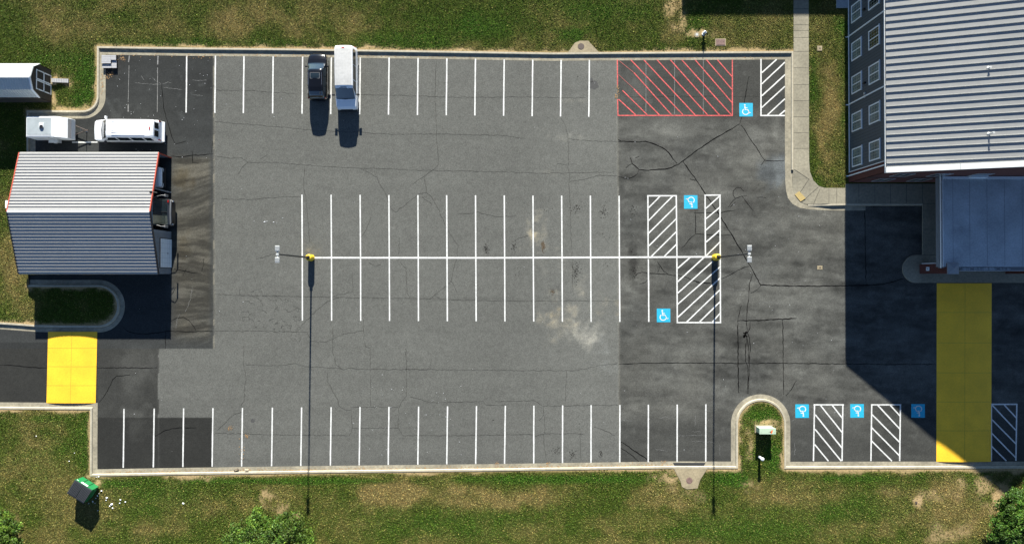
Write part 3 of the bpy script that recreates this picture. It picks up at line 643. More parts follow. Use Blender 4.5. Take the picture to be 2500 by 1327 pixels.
for i, P in enumerate(HAIR):
    Pw = PW(wig(P, 1.3, 6)); s.ribbon(Pw, [random.uniform(.016, .038) for _ in Pw], .0035+.00001*i)
# alligator cracking
cells = [(random.uniform(585, 740), random.uniform(705, 835)) for _ in range(170)]
cells = [c for c in cells if abs((c[1]-765)-(c[0]-660)*.45) < 52]
for c in cells:
    near = sorted(cells, key=lambda q: (q[0]-c[0])**2+(q[1]-c[1])**2)[1:3]
    for q in near: s.ribbon(PW(wig([c, q], 1.6, 3)), .011, .0033+random.random()*.0008)
tag(s.build('hairline_crack', 'hair', asphalt), kind='stuff')
s = MB().use('old_paint')
for P in ([(330,202),(352,204),(378,206),(392,207)],[(372,190),(385,200),(393,206)],[(396,206),(410,200),(418,203)],[(400,214),(425,217),(445,219)],[(345,185),(352,196)],[(470,195),(485,197),(505,196)],[(470,232),(495,234)],[(1610,1020),(1625,1016),(1636,1019)],[(1655,1062),(1690,1062),(1725,1060)],[(1690,1076),(1740,1078)],[(1697,1010),(1698,1030),(1696,1040)],[(1757,1085),(1758,1110)],[(1520,1025),(1545,1028)],[(1690,1052),(1712,1053)],[(1600,1095),(1630,1100)],[(1940,1080),(1941,1110)],[(2130,1040),(2132,1075)],[(1760,702),(1800,708),(1820,705)],[(1850,740),(1880,736),(1905,742)],[(1930,690),(1975,684),(2010,680)],[(540,240),(560,243)],[(430,800),(432,780),(440,765)],[(470,700),(466,725),(460,745),(452,760)]):
    Pw = PW(wig(P, 1.2, 4)); s.ribbon(Pw, [random.uniform(.012, .035) for _ in Pw], .0031)
tag(s.build('pale_scratch', None, asphalt), kind='stuff')
# oil drips
s = MB()
for (cx, cy, rx, ry, n, m) in ((1405,510,15,14,55,'oil'),(1474,515,10,18,60,'oil'),(1547,518,11,17,30,'oil'),(1406,662,11,22,110,'oil'),(1187,606,7,14,60,'oil'),(1255,603,7,14,35,'oil'),(1326,600,5,11,60,'rust'),(1548,660,9,22,50,'oil'),(1478,650,8,14,12,'oil'),(1475,580,10,8,8,'oil'),(1335,512,14,8,12,'oil'),(1265,665,8,12,10,'oil'),(1397,1110,8,12,50,'oil'),(1360,1100,14,10,40,'oil'),(1467,1108,6,10,30,'oil'),(1411,187,1.2,1.2,6,'oil'),(1414,1033,1,1,4,'oil'),(1350,712,6,6,20,'rust'),(1200,1026,6,3,5,'oil'),(1545,620,10,15,25,'oil')):
    s.use(m)
    for _ in range(n):
        a = W(cx+random.gauss(0, .5)*rx, cy+random.gauss(0, .5)*ry); r = random.uniform(.016, .048)*(1.5 if m == 'rust' else 1)
        zz = .0028+random.random()*.0006
        s.add([(a[0]+r*math.cos(t)*random.uniform(.7, 1.2), a[1]+r*math.sin(t)*random.uniform(.7, 1.2), zz) for t in [k*math.pi/3.5 for k in range(7)]], [tuple(range(7))])
s.use('oilthin')
for (cx, cy, rx, ry) in ((1449,208,13,11),(1443,196,5,6),(1437,212,4,4),(617,1026,5,5)):
    s.add([(*W(cx+rx*math.cos(t)*random.uniform(.85, 1.1), cy+ry*math.sin(t)*random.uniform(.85, 1.1)), .0022+cx*1e-7) for t in [-k*math.pi/9 for k in range(18)]], [tuple(range(18))])
tag(s.build('oil_spot', None, asphalt), kind='stuff')
# white specks and pebbles in the bays
s = MB().use('litter')
for _ in range(230):
    px, py = random.choice(((random.uniform(300, 1500), random.uniform(150, 1130)), (random.uniform(260, 520), random.uniform(140, 370)), (random.uniform(1510, 2050), random.uniform(300, 1100)), (random.uniform(900, 1130), random.uniform(930, 1110))))
    a = W(px, py); r = random.uniform(.012, .032); s.box((a[0], a[1], r*.4+.001), (r, r*1.3, r*.8), random.uniform(0, 3))
for (px, py, r) in ((646,541,.10),(652,540,.05),(668,542,.07),(676,543,.04),(690,532,.04),(1098,0,.0),(1999,0,0)):
    if r: a = W(px, py); s.box((a[0], a[1], .012), (r*1.6, r*.6, .02), .3)
tag(s.build('gravel', None), 'small pale pebbles and specks scattered on the asphalt', 'gravel', kind='stuff')

s = MB().use('dryleaf')
def flakes(px, py, rx, ry, n, z=.014):
    for _ in range(n):
        q = W(px+random.gauss(0, .5)*rx, py+random.gauss(0, .5)*ry); r = random.uniform(.015, .05); t = random.uniform(0, 3)
        s.add([(q[0]+r*math.cos(t+k*1.57)*(1.4 if k % 2 else .7), q[1]+r*math.sin(t+k*1.57)*(1.4 if k % 2 else .7), z+random.uniform(0, .012)) for k in range(4)], [(0,1,2,3)])
for (px, py, rx, ry, n) in ((562,1045,7,6,26),(602,1063,7,4,22),(298,143,7,6,30),(268,181,9,6,34),(262,189,6,4,14),(600,1146,14,4,30),(570,1150,10,4,14),(1213,1131,6,6,22),(1338,1130,5,5,18),(420,1150,10,4,12),(590,1110,10,30,20),(1620,1126,6,4,12),(1508,220,4,16,26),(1505,235,3,8,16),(480,142,30,3,10),(250,200,4,40,40)): flakes(px, py, rx, ry, n)
for _ in range(900):
    t = random.random(); px = 260+t*1380; flakes(px, 1152-(px-260)*.0125+random.gauss(0, 2), 2, 1.5, 1)
for _ in range(350): px = random.uniform(260, 1900); flakes(px, 134+(px-260)*.0035+random.gauss(0, 2), 2, 1.2, 1)
tag(s.build('leaf_litter', None), 'small tan dry leaves gathered in the gutters and on the asphalt', 'leaves', kind='stuff')

# yellow speed tables
def speed_table(name, x0, x1, y0, y1, label, jy, skew=0):
    r = MB(); n = 16; A = []
    for i in range(n+1):
        t = i/n; z = .006+.115*(1-(2*t-1)**2)**.8
        A.append((x0+(x1-x0)*t, z))
    vs = []
    for (xx, z) in A: vs += [(*W(xx, y0), z), (*W(xx-skew, y1), z)]
    r.use('yellow_paint').add(vs, [(2*i, 2*i+1, 2*i+3, 2*i+2) for i in range(n)])
    a = [vs[2*i+1] for i in range(n+1)]; r.add(a+[(a[-1][0], a[-1][1], 0), (a[0][0], a[0][1], 0)], [tuple(range(n+3))[::-1]])
    r.use('yellow_line')
    for jj in jy:
        P = [W(xx-skew*(jj-y0)/(y1-y0), jj) for (xx, z) in A]
        v2 = []
        for (p, (xx, z)) in zip(P, A): v2 += [(p[0], p[1]+.013, z+.003), (p[0], p[1]-.013, z+.003)]
        r.add(v2, [(2*i, 2*i+1, 2*i+3, 2*i+2) for i in range(n)])
    mid = A[n//2]; a = W(mid[0], y0); c = W(mid[0]-skew, y1); r.quad((a[0]-.013, a[1], mid[1]+.0045), (c[0]-.013, c[1], mid[1]+.0045), (c[0]+.013, c[1], mid[1]+.0045), (a[0]+.013, a[1], mid[1]+.0045))
    o = r.build(name, smooth=False); return tag(o, label, 'speed table', 'yellow speed tables')
speed_table('speed_table', 117.5, 237.5, 809, 983, 'bright yellow speed table across the left driveway below the garage', (849,894,940), 4)
speed_table('speed_table', 2287, 2421, 691, 1126, 'long yellow speed table running down from the canopy entrance', (762,836,909,980,1050), 1)

# small concrete covers
def cover(px, py, sx, sy, z, label, m='pad', hole=True, cat='utility cover'):
    a = W(px, py); r = MB().use(m); r.box((a[0], a[1], z/2), (sx, sy, z)); o = r.build('utility_cover', bevel=.01); tag(o, label, cat)
    if hole: r = MB(); r.cyl((a[0]+.02, a[1], z), (a[0]+.02, a[1], z+.008), .08, n=12); r.build('cap', 'iron', o)
cover(2001.5,653,.50,.36,.015,'small pale concrete square with a hole in the dark asphalt')
cover(1999.5,119.5,.48,.48,.165,'small concrete cleanout square in the grass right of the sidewalk')
a = W(1758,104.5); r = MB().use('brown_lid'); r.box((a[0], a[1], .08), (.86, .56, .17)); r.use('pad'); r.box((a[0], a[1], .075), (1.02, .70, .14))
o = r.build('valve_box', bevel=.01); tag(o, 'brownish rectangular valve box lid in the grass right of the hydrant', 'utility cover')
for dx in (-.25, .25): r = MB(); r.box((a[0]+dx, a[1]+.05, .168), (.06, .04, .012)); r.build('pull_slot', 'iron', o)
a = W(1700.5,86); r = MB().use('pad'); r.cyl((a[0], a[1], .0), (a[0], a[1], .15), .27, n=20); o = r.build('valve_cover'); tag(o, 'round pale valve cover just left of the hydrant', 'utility cover')
r = MB(); r.cyl((a[0], a[1], .15), (a[0], a[1], .162), .13, n=16); r.build('cap', 'lamp', o)
# ================================================================ big building
SLOPE = .33; EH = 6.8
bxw = X(2070.5, 250); bxe = W(2161.5, 250, EH)[0]          # west wall, west eave edge
ys_ = W(2163, 421.5, EH)[1]                                  # south rake edge
ysw = ys_+.12                                                # gable wall plane
yn = Y(-407); rx = bxe+15.2; rz = EH+15.2*SLOPE; bxo = 2*rx-bxe; bxwo = 2*rx-bxw
bld = empty('apartment_building', (bxw, ysw, 0), 0, 'large two storey building with ribbed metal roof and slate siding, right edge', 'building')
def rel(b_, name, m=None, parent=bld, **k):
    """build in world coordinates, parented without offset"""
    off = parent.matrix_world.translation if False else Vector(PO[parent.name])
    b_.v = [(v[0]-off.x, v[1]-off.y, v[2]-off.z) for v in b_.v]
    o = b_.build(name, m, parent, **k); PO[o.name] = tuple(off); return o
PO = {bld.name: tuple(bld.location)}
brick_n = Y(421)      # brick wraps the corner up to here
# walls
w = MB().use('siding')
w.box((bxw+.10, (brick_n+yn)/2, EH/2+.05), (.20, yn-brick_n, EH-.1))
w.use('darkline')
yy = brick_n+.28
while yy < yn:
    w.box((bxw-.004, yy, EH/2+.2), (.014, .018, EH-.5)); yy += .285
rel(w, 'siding_wall')
w = MB().use('white_trim'); w.box((bxw-.02, brick_n, EH/2), (.05, .07, EH-.2)); w.box((bxw-.02, (brick_n+yn)/2, .22), (.05, yn-brick_n, .10)); rel(w, 'trim')
w = MB().use('brick')
w.box((bxw+.08, (brick_n-.04+ysw)/2, EH/2), (.25, brick_n-.04-ysw, EH))
gv = [(bxw, ysw, 0), (bxwo, ysw, 0), (bxwo, ysw, EH), (rx, ysw, rz-.12), (bxw, ysw, EH-.02)]
w.add(gv+[(x, y+.25, z) for x, y, z in gv], [(0,1,2,3,4), (9,8,7,6,5)])
w.use('brick').box((bxwo, (ysw+yn)/2, EH/2), (.2, yn-ysw, EH))
for zz in (3.35,): w.use('joint').box(((bxw+bxwo)/2, ysw-.02, zz), (bxwo-bxw, .05, .07))
w.use('brick').box(((bxw+bxwo)/2, yn, EH/2), (bxwo-bxw, .2, EH))
rel(w, 'brick_wall')
# roof
r = MB().use('galv')
def rp(x, dz=0): return EH+(x-bxe)*SLOPE+dz if x <= rx else EH+(bxo-x)*SLOPE+dz
for (xa, xb) in ((bxe+.05, rx), (rx, bxo)):
    r.quad((xa, ys_+.45, rp(xa)), (xb, ys_+.45, rp(xb)), (xb, yn, rp(xb)), (xa, yn, rp(xa)))
    r.quad((xa, yn, rp(xa)-.12), (xb, yn, rp(xb)-.12), (xb, ys_+.02, rp(xb)-.12), (xa, ys_+.02, rp(xa)-.12))
    y = ys_+.80
    while y < yn:
        za, zb = rp(xa), rp(xb); rw, rh = .05, .092
        vs = [(xa, y-rw, za-.01), (xa, y-rw*.36, za+rh), (xa, y+rw*.36, za+rh), (xa, y+rw, za-.01), (xb, y-rw, zb-.01), (xb, y-rw*.36, zb+rh), (xb, y+rw*.36, zb+rh), (xb, y+rw, zb-.01)]
        r.add(vs, [(1,5,4,0), (2,6,5,1), (3,7,6,2), (0,1,2,3), (7,6,5,4)]); y += .608
for k in range(1, 3):
    xl = bxe+k*11.6 if k == 1 else bxe+15.0
    z = rp(xl)
    r.use('joint').quad((xl, ys_+.5, z+.004), (xl+.03, ys_+.5, z+.014), (xl+.03, yn, z+.014), (xl, yn, z+.004)); r.use('galv')
r.box((rx, (ys_+yn)/2, rz+.03), (.45, yn-ys_, .07))
rel(r, 'roof')
r = MB().use('galv_white')
for (xa, xb) in ((bxe, rx-.001), (rx+.001, bxo)):
    za, zb = rp(xa, .085), rp(xb, .085)
    vs = [(xa, ys_, za), (xb, ys_, zb), (xb, ys_+.46, zb), (xa, ys_+.46, za), (xa, ys_, za-.26), (xb, ys_, zb-.26), (xb, ys_+.46, zb-.2), (xa, ys_+.46, za-.2)]
    r.add(vs, [(0,1,2,3), (5,4,7,6), (4,5,1,0), (6,7,3,2), (7,4,0,3), (5,6,2,1)])
    xm = xa+5.2
    r.use('joint').quad((xm, ys_, rp(xm, .090)), (xm+.02, ys_, rp(xm+.02, .090)), (xm+.02, ys_+.46, rp(xm+.02, .090)), (xm, ys_+.46, rp(xm, .090))); r.use('galv_white')
rel(r, 'rake_flashing')
g = MB().use('white_trim'); g.box((bxe-.045, (ys_+yn)/2, EH-.05), (.012, yn-ys_, .13)); g.box((bxe+.045, (ys_+yn)/2, EH-.112), (.18, yn-ys_, .012)); g.box((bxe+.12, (ys_+yn)/2, EH-.04), (.02, yn-ys_, .15)); rel(g, 'gutter')
s_ = MB().use('white_trim'); s_.box(((bxe+bxw)/2+.09, (ysw+yn)/2, EH-.17), (bxw-bxe, yn-ysw, .03)); rel(s_, 'soffit')
for py in (92, 257, 430, -75, -240):
    yd = Y(py)
    d = MB().use('white_trim'); d.box((bxw-.07, yd, EH/2-.1), (.10, .10, EH-.35)); d.cyl((bxe+.05, yd, EH-.08), (bxw-.07, yd, EH-.42), .05, n=8); d.box((bxw-.16, yd, .10), (.25, .10, .08)); rel(d, 'downspout')
def window_w(y0, y1, z0, z1, dark):
    cy, cz = (y0+y1)/2, (z0+z1)/2; hw, hh = abs(y1-y0)/2, (z1-z0)/2
    f = MB().use('white_trim'); x = bxw-.03
    for (dy, dz, sy, sz) in ((0, hh-.05, 2*hw, .10), (0, -hh+.05, 2*hw, .10), (hw-.05, 0, .10, 2*hh-.2), (-hw+.05, 0, .10, 2*hh-.2)): f.box((x, cy+dy, cz+dz), (.09, sy, sz))
    f.box((x+.005, cy, cz), (.07, .07, 2*hh-.2))
    f.box((x-.01, cy, z1+.02), (.13, 2*hw+.12, .04))
    f.use('muntin')
    for k in (-.68, -.34, .34, .68): f.box((x-.004, cy+k*hw, cz), (.02, .02, 2*hh-.2))
    for k in (-.5, 0, .5): f.box((x-.003, cy, cz+k*hh), (.018, 2*hw-.2, .02))
    o = rel(f, 'window')
    p = MB(); p.box((bxw-.012, cy, cz), (.03, 2*hw-.14, 2*hh-.14)); PO[o.name] = PO[bld.name]; rel(p, 'pane', 'glass' if dark else 'winglass', o)
rows = [(23.6,66),(113.6,157.2),(194,236.6),(284,327.5),(368,412)]
for i, (a, c) in enumerate(rows+[(-58,-15),(-140,-97),(-220,-178),(-310,-268)]):
    ya, yb = Y(c), Y(a)
    window_w(ya, yb, .80, 2.60, False); window_w(ya, yb, 3.88, 5.68, i in (0, 1))
for xa, xb in ((2114,2151),(2198,2236),(2290,2328),(2600,2640),(2690,2730)):
    for z0 in (.9, 3.95):
        X0, X1 = X(xa, 449), X(xb, 449); f = MB().use('lamp'); cx = (X0+X1)/2; hw = (X1-X0)/2
        if xa == 2290 and z0 < 3: continue
        for (dx, dz, sx, sz) in ((0, .80, 2*hw, .05), (0, -.80, 2*hw, .05), (hw-.02, 0, .04, 1.54), (-hw+.02, 0, .04, 1.54), (0, 0, .04, 1.54)): f.box((cx+dx, ysw-.022, z0+.85+dz), (sx, .035, sz))
        o = rel(f, 'window'); p = MB(); p.box((cx, ysw-.01, z0+.85), (2*hw-.1, .03, 1.5)); PO[o.name] = PO[bld.name]; rel(p, 'pane', 'glass', o)
for py in (250, 257.5): d = MB(); d.box((bxw-.05, Y(py), 3.12), (.10, .2, .2)); rel(d, 'vent', 'lamp')
for py in (55, 226): d = MB(); d.box((bxw-.09, Y(py), 3.2), (.18, .16, .26)); d.cyl((bxw-.14, Y(py), 3.0), (bxw-.14, Y(py), 3.3), .07, n=8); rel(d, 'wall_light', 'black_plastic')
for (px, py, hh) in ((2416,165,.22),(2417,326,.55)):
    h = 9.3; a = W(px, py, h); z = rp(a[0]); d = MB().use('lamp'); d.cyl((a[0], a[1], z), (a[0], a[1], z+hh), .055, n=10); d.cyl((a[0], a[1], z+.0), (a[0], a[1], z+.06), .16, .08, n=12); d.cyl((a[0], a[1], z+hh), (a[0], a[1], z+hh+.05), .09, n=10); rel(d, 'vent_pipe')
# concrete stoop at the top edge, in the shade
a = W(2040, 21.5); pz = MB().use('membrane'); pz.box(((a[0]+bxw)/2, a[1]+4, .13), (bxw-a[0], 8, .20)); o = pz.build('door_stoop', None); tag(o, 'pale concrete stoop against the slate siding wall in the shade at the top edge', 'stoop')
# north wing that shades the top lawn (stands beyond the top of the photograph)
wing_x0 = X(1676, 40); wing_y0 = yn+.02; wz = 17.6
yE = Y(43)+EH/math.tan(math.radians(21.55)); 
w = MB().use('siding'); w.box(((wing_x0+bxo)/2, yE+8, EH/2), (bxo-wing_x0, 16, EH)); 
w.use('galv'); w.quad((wing_x0-.3, yE-.3, EH-.02), (bxo, yE-.3, EH-.02), (bxo, yE+8, EH+2.3), (wing_x0-.3, yE+8, EH+2.3)); w.quad((wing_x0-.3, yE+8, EH+2.3), (bxo, yE+8, EH+2.3), (bxo, yE+16.3, EH-.02), (wing_x0-.3, yE+16.3, EH-.02))
w.use('siding').add([(wing_x0, yE, EH), (wing_x0, yE+16, EH), (wing_x0, yE+8, EH+2.28)], [(0,1,2),(2,1,0)])
w.use('white_trim')
for k in range(7): w.box((wing_x0+2+k*4.2, yE-.02, 1.8), (1.6, .08, 1.7)); w.box((wing_x0+2+k*4.2, yE-.02, 4.9), (1.6, .08, 1.7))
w.use('winglass')
for k in range(7): w.box((wing_x0+2+k*4.2, yE-.05, 1.8), (1.4, .06, 1.5)); w.box((wing_x0+2+k*4.2, yE-.05, 4.9), (1.4, .06, 1.5))
rel(w, 'north_wing')

# ================================================================ entrance canopy
CH = 4.15
cx0 = W(2303, 540, CH)[0]; cy0 = W(2340, 651, CH)[1]; cy1 = ysw-.05; cx1 = cx0+14
can = empty('entrance_canopy', (cx0, cy0, 0), 0, 'flat roofed entrance canopy with pale membrane roof and brick piers beside the big building', 'canopy'); PO[can.name] = tuple(can.location)
r = MB().use('membrane'); r.box(((cx0+cx1)/2, (cy0+cy1)/2, CH-.12), (cx1-cx0, cy1-cy0, .24)); r.use('seam')
for px in (2326.5, 2367.5, 2410, 2452.5, 2496): xx = W(px, 540, CH)[0]; r.box((xx, (cy0+cy1)/2, CH+.003), (.03, cy1-cy0-.2, .008))
r.use('pale_door').box(((cx0+cx1)/2, cy1-.10, CH+.03), (cx1-cx0, .2, .07))
xx = W(2390, 432, CH+.3)[0]; r.box((xx, cy1-.02, CH+.25), (1.5, .25, .4))
rel(r, 'flat_roof', None, can)
g = MB().use('white_trim'); xg = cx0-.10
g.box((xg-.10, (cy0+cy1)/2, CH-.08), (.02, cy1-cy0+.2, .16)); g.use('seam').box((xg-.02, (cy0+cy1)/2, CH-.155), (.14, cy1-cy0+.2, .012)); g.use('white_trim')
for py in (444, 467, 487, 513, 542, 570, 594.5, 624): g.box((xg-.02, W(2300, py, CH)[1], CH-.01), (.16, .03, .02))
g.box((cx0-.01, (cy0+cy1)/2, CH-.09), (.02, cy1-cy0, .2)); rel(g, 'gutter', None, can)
g = MB().use('white_trim'); yg = cy0-.35; g.box(((cx0+1.6+cx1)/2, yg, CH-.22), (cx1-cx0-1.6, .02, .16)); g.use('seam').box(((cx0+1.6+cx1)/2, yg+.16, CH-.30), (cx1-cx0-1.6, .33, .012)); o = rel(g, 'gutter', None, can); PO[o.name] = PO[can.name]
g = MB().use('membrane')
for k in range(36):
    xx = cx0+1.7+random.random()*4.5; r_ = random.uniform(.05, .16); g.lathe((xx, yg+.17, CH-.29), [(r_, 0), (r_*.8, .04), (r_*.2, .07)], n=7)
tag(rel(g, 'gutter_debris', None, o), kind='stuff')
w = MB().use('grey_panel'); w.box((cx0-.13, (cy0+cy1)/2, CH-.55), (.10, cy1-cy0, .5)); w.box((cx0+7, cy0-.04, CH-.55), (14, .1, .5)); rel(w, 'fascia', None, can)
def pier(px, py0, py1, px1, sign):
    x0, yb = W(px, py1); x1, yt = W(px1, py0)
    b_ = MB().use('brick'); b_.box(((x0+x1)/2, (yb+yt)/2, CH/2+.10), (x1-x0, yt-yb, CH)); o = rel(b_, 'brick_pier', None, can); PO[o.name] = PO[can.name]
    c = MB(); cxx, cyy = (x0+x1)/2, (yb+yt)/2; h = (x1-x0)/2+.03; zt = CH+.22
    c.add([(cxx-h, cyy-h, zt-.10), (cxx+h, cyy-h, zt-.10), (cxx+h, cyy+h, zt-.10), (cxx-h, cyy+h, zt-.10), (cxx-h, cyy-h, zt), (cxx+h, cyy-h, zt), (cxx+h, cyy+h, zt), (cxx-h, cyy+h, zt), (cxx, cyy, zt+.16)], [(0,1,5,4),(1,2,6,5),(2,3,7,6),(3,0,4,7),(4,5,8),(5,6,8),(6,7,8),(7,4,8),(3,2,1,0)])
    rel(c, 'pier_cap', 'grey_panel', o)
    if sign:
        s2 = MB(); s2.box((x0-.02, cyy, 1.45), (.04, .34, .45)); so = rel(s2, 'wall_sign', 'sign_blue', o); PO[so.name] = PO[can.name]
        s3 = MB(); s3.box((x0-.045, cyy, 1.47), (.012, .12, .2)); s3.box((x0-.045, cyy+.03, 1.35), (.012, .2, .03)); rel(s3, 'sign_mark', 'seam', so)
        s4 = MB().use('white_trim'); s4.box((x0+.25, yt+.06, CH/2), (.1, .1, CH-.2)); rel(s4, 'downspout', None, o)
pier(2243, 645, 668, 2267, True); pier(2452, 645, 668, 2476, False)

# ================================================================ left garage
gx0, gx1 = X(92, 520), X(418.5, 520); gys, gyn = Y(668.5), Y(383.5); GE = 2.45; GR = 3.95; gym = (gys+gyn)/2+.02
gar = empty('metal_garage', (gx0, gys, 0), 0, 'long metal garage with white ribbed gable roof and red trim on the left', 'garage'); PO[gar.name] = tuple(gar.location)
sl = (GR-GE)/(gyn-gym)
def gslope(y): return GR-abs(y-gym)*sl
for side, yy0, yy1 in (('n', gym, gyn), ('s', gys, gym)):
    r = MB().use('garage_roof')
    r.quad((gx0, yy0, gslope(yy0)), (gx1, yy0, gslope(yy0)), (gx1, yy1, gslope(yy1)), (gx0, yy1, gslope(yy1)))
    r.quad((gx0, yy1, gslope(yy1)-.04), (gx1, yy1, gslope(yy1)-.04), (gx1, yy0, gslope(yy0)-.04), (gx0, yy0, gslope(yy0)-.04))
    n = 19; st_ = (yy1-yy0)/n
    for k in range(n):
        y = yy0+st_*(k+.5) if side == 'n' else yy0+st_*(k+.62); hh = .062 if side == 'n' else .046; hw = .034
        vs = []
        for x in (gx0, gx1): vs += [(x, y-hw, gslope(y-hw)-.002), (x, y-hw*.4, gslope(y-hw*.4)+hh), (x, y+hw*.4, gslope(y+hw*.4)+hh), (x, y+hw, gslope(y+hw)-.002)]
        r.add(vs, [(0,1,5,4),(1,2,6,5),(2,3,7,6),(0,3,2,1),(4,5,6,7)])
    r.add([(gx0, yy1 if side == 'n' else yy0, GE), (gx1, yy1 if side == 'n' else yy0, GE), (gx1, (yy1+.05) if side == 'n' else yy0-.05, GE-.10), (gx0, (yy1+.05) if side == 'n' else yy0-.05, GE-.10)], [(0,1,2,3) if side == 's' else (3,2,1,0)])
    rel(r, 'roof_slope', None, gar)
r = MB(); r.box(((gx0+gx1)/2, gym, GR+.012), (gx1-gx0, .22, .03)); rel(r, 'ridge_cap', 'galv_white', gar)
w = MB().use('grey_panel')
w.box(((gx0+gx1)/2, gyn-.03, GE/2), (gx1-gx0-.1, .05, GE-.04)); rel(w, 'side_wall', None, gar); w = MB().use('grey_panel'); w.box(((gx0+gx1)/2, gys+.03, GE/2), (gx1-gx0-.1, .05, GE-.04)); rel(w, 'side_wall', None, gar)
ye = Y(568)
def wall_poly(x, ya, yb, th=.05):
    ys2 = [ya, yb] if not (ya < gym < yb) else [ya, gym, yb]
    v = [(x, ya, 0)]+[(x, yb, 0)]+[(x, q, gslope(q)-.05) for q in ys2[::-1]]
    n = len(v); m_ = MB().use('grey_panel'); m_.add(v+[(x+th, p[1], p[2]) for p in v], [tuple(range(n)), tuple(range(n, 2*n))[::-1]]+[(i, i+n, (i+1)%n+n, (i+1)%n) for i in range(n)])
    return m_
w = wall_poly(gx1-.06, gys+.06, ye)
yy = gys+.2
while yy < ye-.02: w.use('grey_panel').box((gx1+.0, yy, gslope(yy)/2-.04), (.03, .06, gslope(yy)-.12)); yy += .155
rel(w, 'end_wall', None, gar)
w = wall_poly(gx0, gys+.06, ye-1.2); rel(w, 'end_wall', None, gar)
d0, d1 = Y(653), Y(584.5); d = MB().use('pale_door'); d.box((gx1+.03, (d0+d1)/2, 1.05), (.04, d1-d0, 2.1))
for k in range(1, 5): d.use('seam').box((gx1+.052, (d0+d1)/2, k*.42), (.004, d1-d0, .012))
for k in range(1, 6): d.box((gx1+.052, d0+(d1-d0)*k/6, 1.05), (.004, .012, 2.0))
do = rel(d, 'roller_door', None, gar); PO[do.name] = PO[gar.name]
h = MB(); h.box((gx1+.065, (d0+d1)/2, .75), (.03, .14, .05)); rel(h, 'handle', 'black_plastic', do)
f = MB().use('darkline')
for (y, z) in ((d0-.03, 0), (d1+.03, 0)): f.box((gx1+.05, y, 1.08), (.06, .05, 2.2))
f.box((gx1+.05, (d0+d1)/2, 2.14), (.06, d1-d0+.1, .06)); rel(f, 'door_frame', None, do)
for side in (0, 1):
    for x in (gx0-.03, gx1+.03):
        t = MB(); ya, yb = (gym, gyn) if side == 0 else (gys, gym)
        vs = []
        for y in (ya, yb):
            z = gslope(y); vs += [(x-.045, y, z-.16), (x+.045, y, z-.16), (x+.045, y, z+.035), (x-.045, y, z+.035)]
        t.add(vs, [(0,1,5,4),(1,2,6,5),(2,3,7,6),(3,0,4,7),(3,2,1,0),(4,5,6,7)])
        rel(t, 'rake_trim', 'red_trim' if side == 0 else 'bus_and_shade', gar)  # trim is red all round; south rakes coloured near black as painted shade
for (x, y, m_) in ((gx1-.05, gyn-.06, 'red_trim'), (gx0+.05, gyn-.06, 'red_trim'), (gx1-.06, Y(470), 'grey_panel'), (gx1-.06, ye+.05, 'grey_panel')):
    p = MB(); zt = gslope(y)-.1; p.box((x, y, zt/2), (.1, .1, zt)); rel(p, 'post', m_, gar)
p = MB(); a = W(367.5, 468, 3.6); p.box((a[0], a[1], gslope(a[1])+.06), (.22, .18, .12)); p.cyl((a[0]+.1, a[1], gslope(a[1])+.05), (a[0]+.5, a[1]-.05, gslope(a[1])-.05), .03, n=8); rel(p, 'wall_lamp', 'black_plastic', gar)

# ================================================================ gambrel shed
sx1, sx0 = X(127, 210), X(-70, 210); prof = [(171, 1.95), (184.5, 2.85), (211.5, 3.22), (239, 2.85), (251, 1.95)]
prof = [(Y(a), z) for a, z in prof]; shd = empty('garden_shed', (sx1, prof[4][0], 0), 0, 'barn shaped shed with pale gambrel roof, dark gable and white framed double door', 'shed'); PO[shd.name] = tuple(shd.location)
r = MB().use('shed_roof')
for (a, c) in zip(prof[:-1], prof[1:]):
    r.quad((sx0, c[0], c[1]), (sx1+.12, c[0], c[1]), (sx1+.12, a[0], a[1]), (sx0, a[0], a[1]))
    n = max(2, round(math.hypot(a[0]-c[0], a[1]-c[1])/.23))
for side in range(4):
    a, c = prof[side], prof[side+1]; nx_ = (a[1]-c[1]); L_ = math.hypot(a[0]-c[0], a[1]-c[1]); ny_, nz_ = (c[1]-a[1])/L_*-1, (a[0]-c[0])/L_
    if side < 2: ny_, nz_ = -(a[1]-c[1])/L_*-1, (a[0]-c[0])/L_
    x = sx0
    while x < sx1:
        x += .24
        dy, dz = (a[0]-c[0])/L_, (a[1]-c[1])/L_; ny2, nz2 = -dz, dy
        vs = [(x-.02, a[0], a[1]), (x+.02, a[0], a[1]), (x, a[0]+ny2*.022, a[1]+nz2*.022), (x-.02, c[0], c[1]), (x+.02, c[0], c[1]), (x, c[0]+ny2*.022, c[1]+nz2*.022)]
        r.add(vs, [(0,2,5,3), (2,1,4,5)])
r.use('white_trim').box(((sx0+sx1)/2+.06, prof[2][0], prof[2][1]+.02), (sx1-sx0+.1, .16, .03))
rel(r, 'roof', None, shd)
w = MB().use('shed_wall'); pr = [(p[0], p[1]-.03) for p in prof]
v = [(sx1, pr[0][0], 0)]+[(sx1, a, z) for a, z in pr]+[(sx1, pr[4][0], 0)]; v = [(a, b_*1.0, c) for a, b_, c in v]; n = len(v)
w.add(v, [tuple(range(n))]); w.add([(sx1-.1, b_, c) for a, b_, c in v], [tuple(range(n))[::-1]])
w.box(((sx0+sx1)/2, pr[0][0]-.03, .95), (sx1-sx0, .06, 1.9)); w.box(((sx0+sx1)/2, pr[4][0]+.03, .95), (sx1-sx0, .06, 1.9)); rel(w, 'wall', None, shd)
t = MB().use('white_trim')
for (a, c) in zip(prof[:-1], prof[1:]):
    vs = []
    for (y, z) in (a, c): vs += [(sx1+.0, y, z-.14), (sx1+.14, y, z-.14), (sx1+.14, y, z+.012), (sx1+.0, y, z+.012)]
    t.add(vs, [(0,1,5,4),(1,2,6,5),(2,3,7,6),(3,0,4,7),(3,2,1,0),(4,5,6,7)])
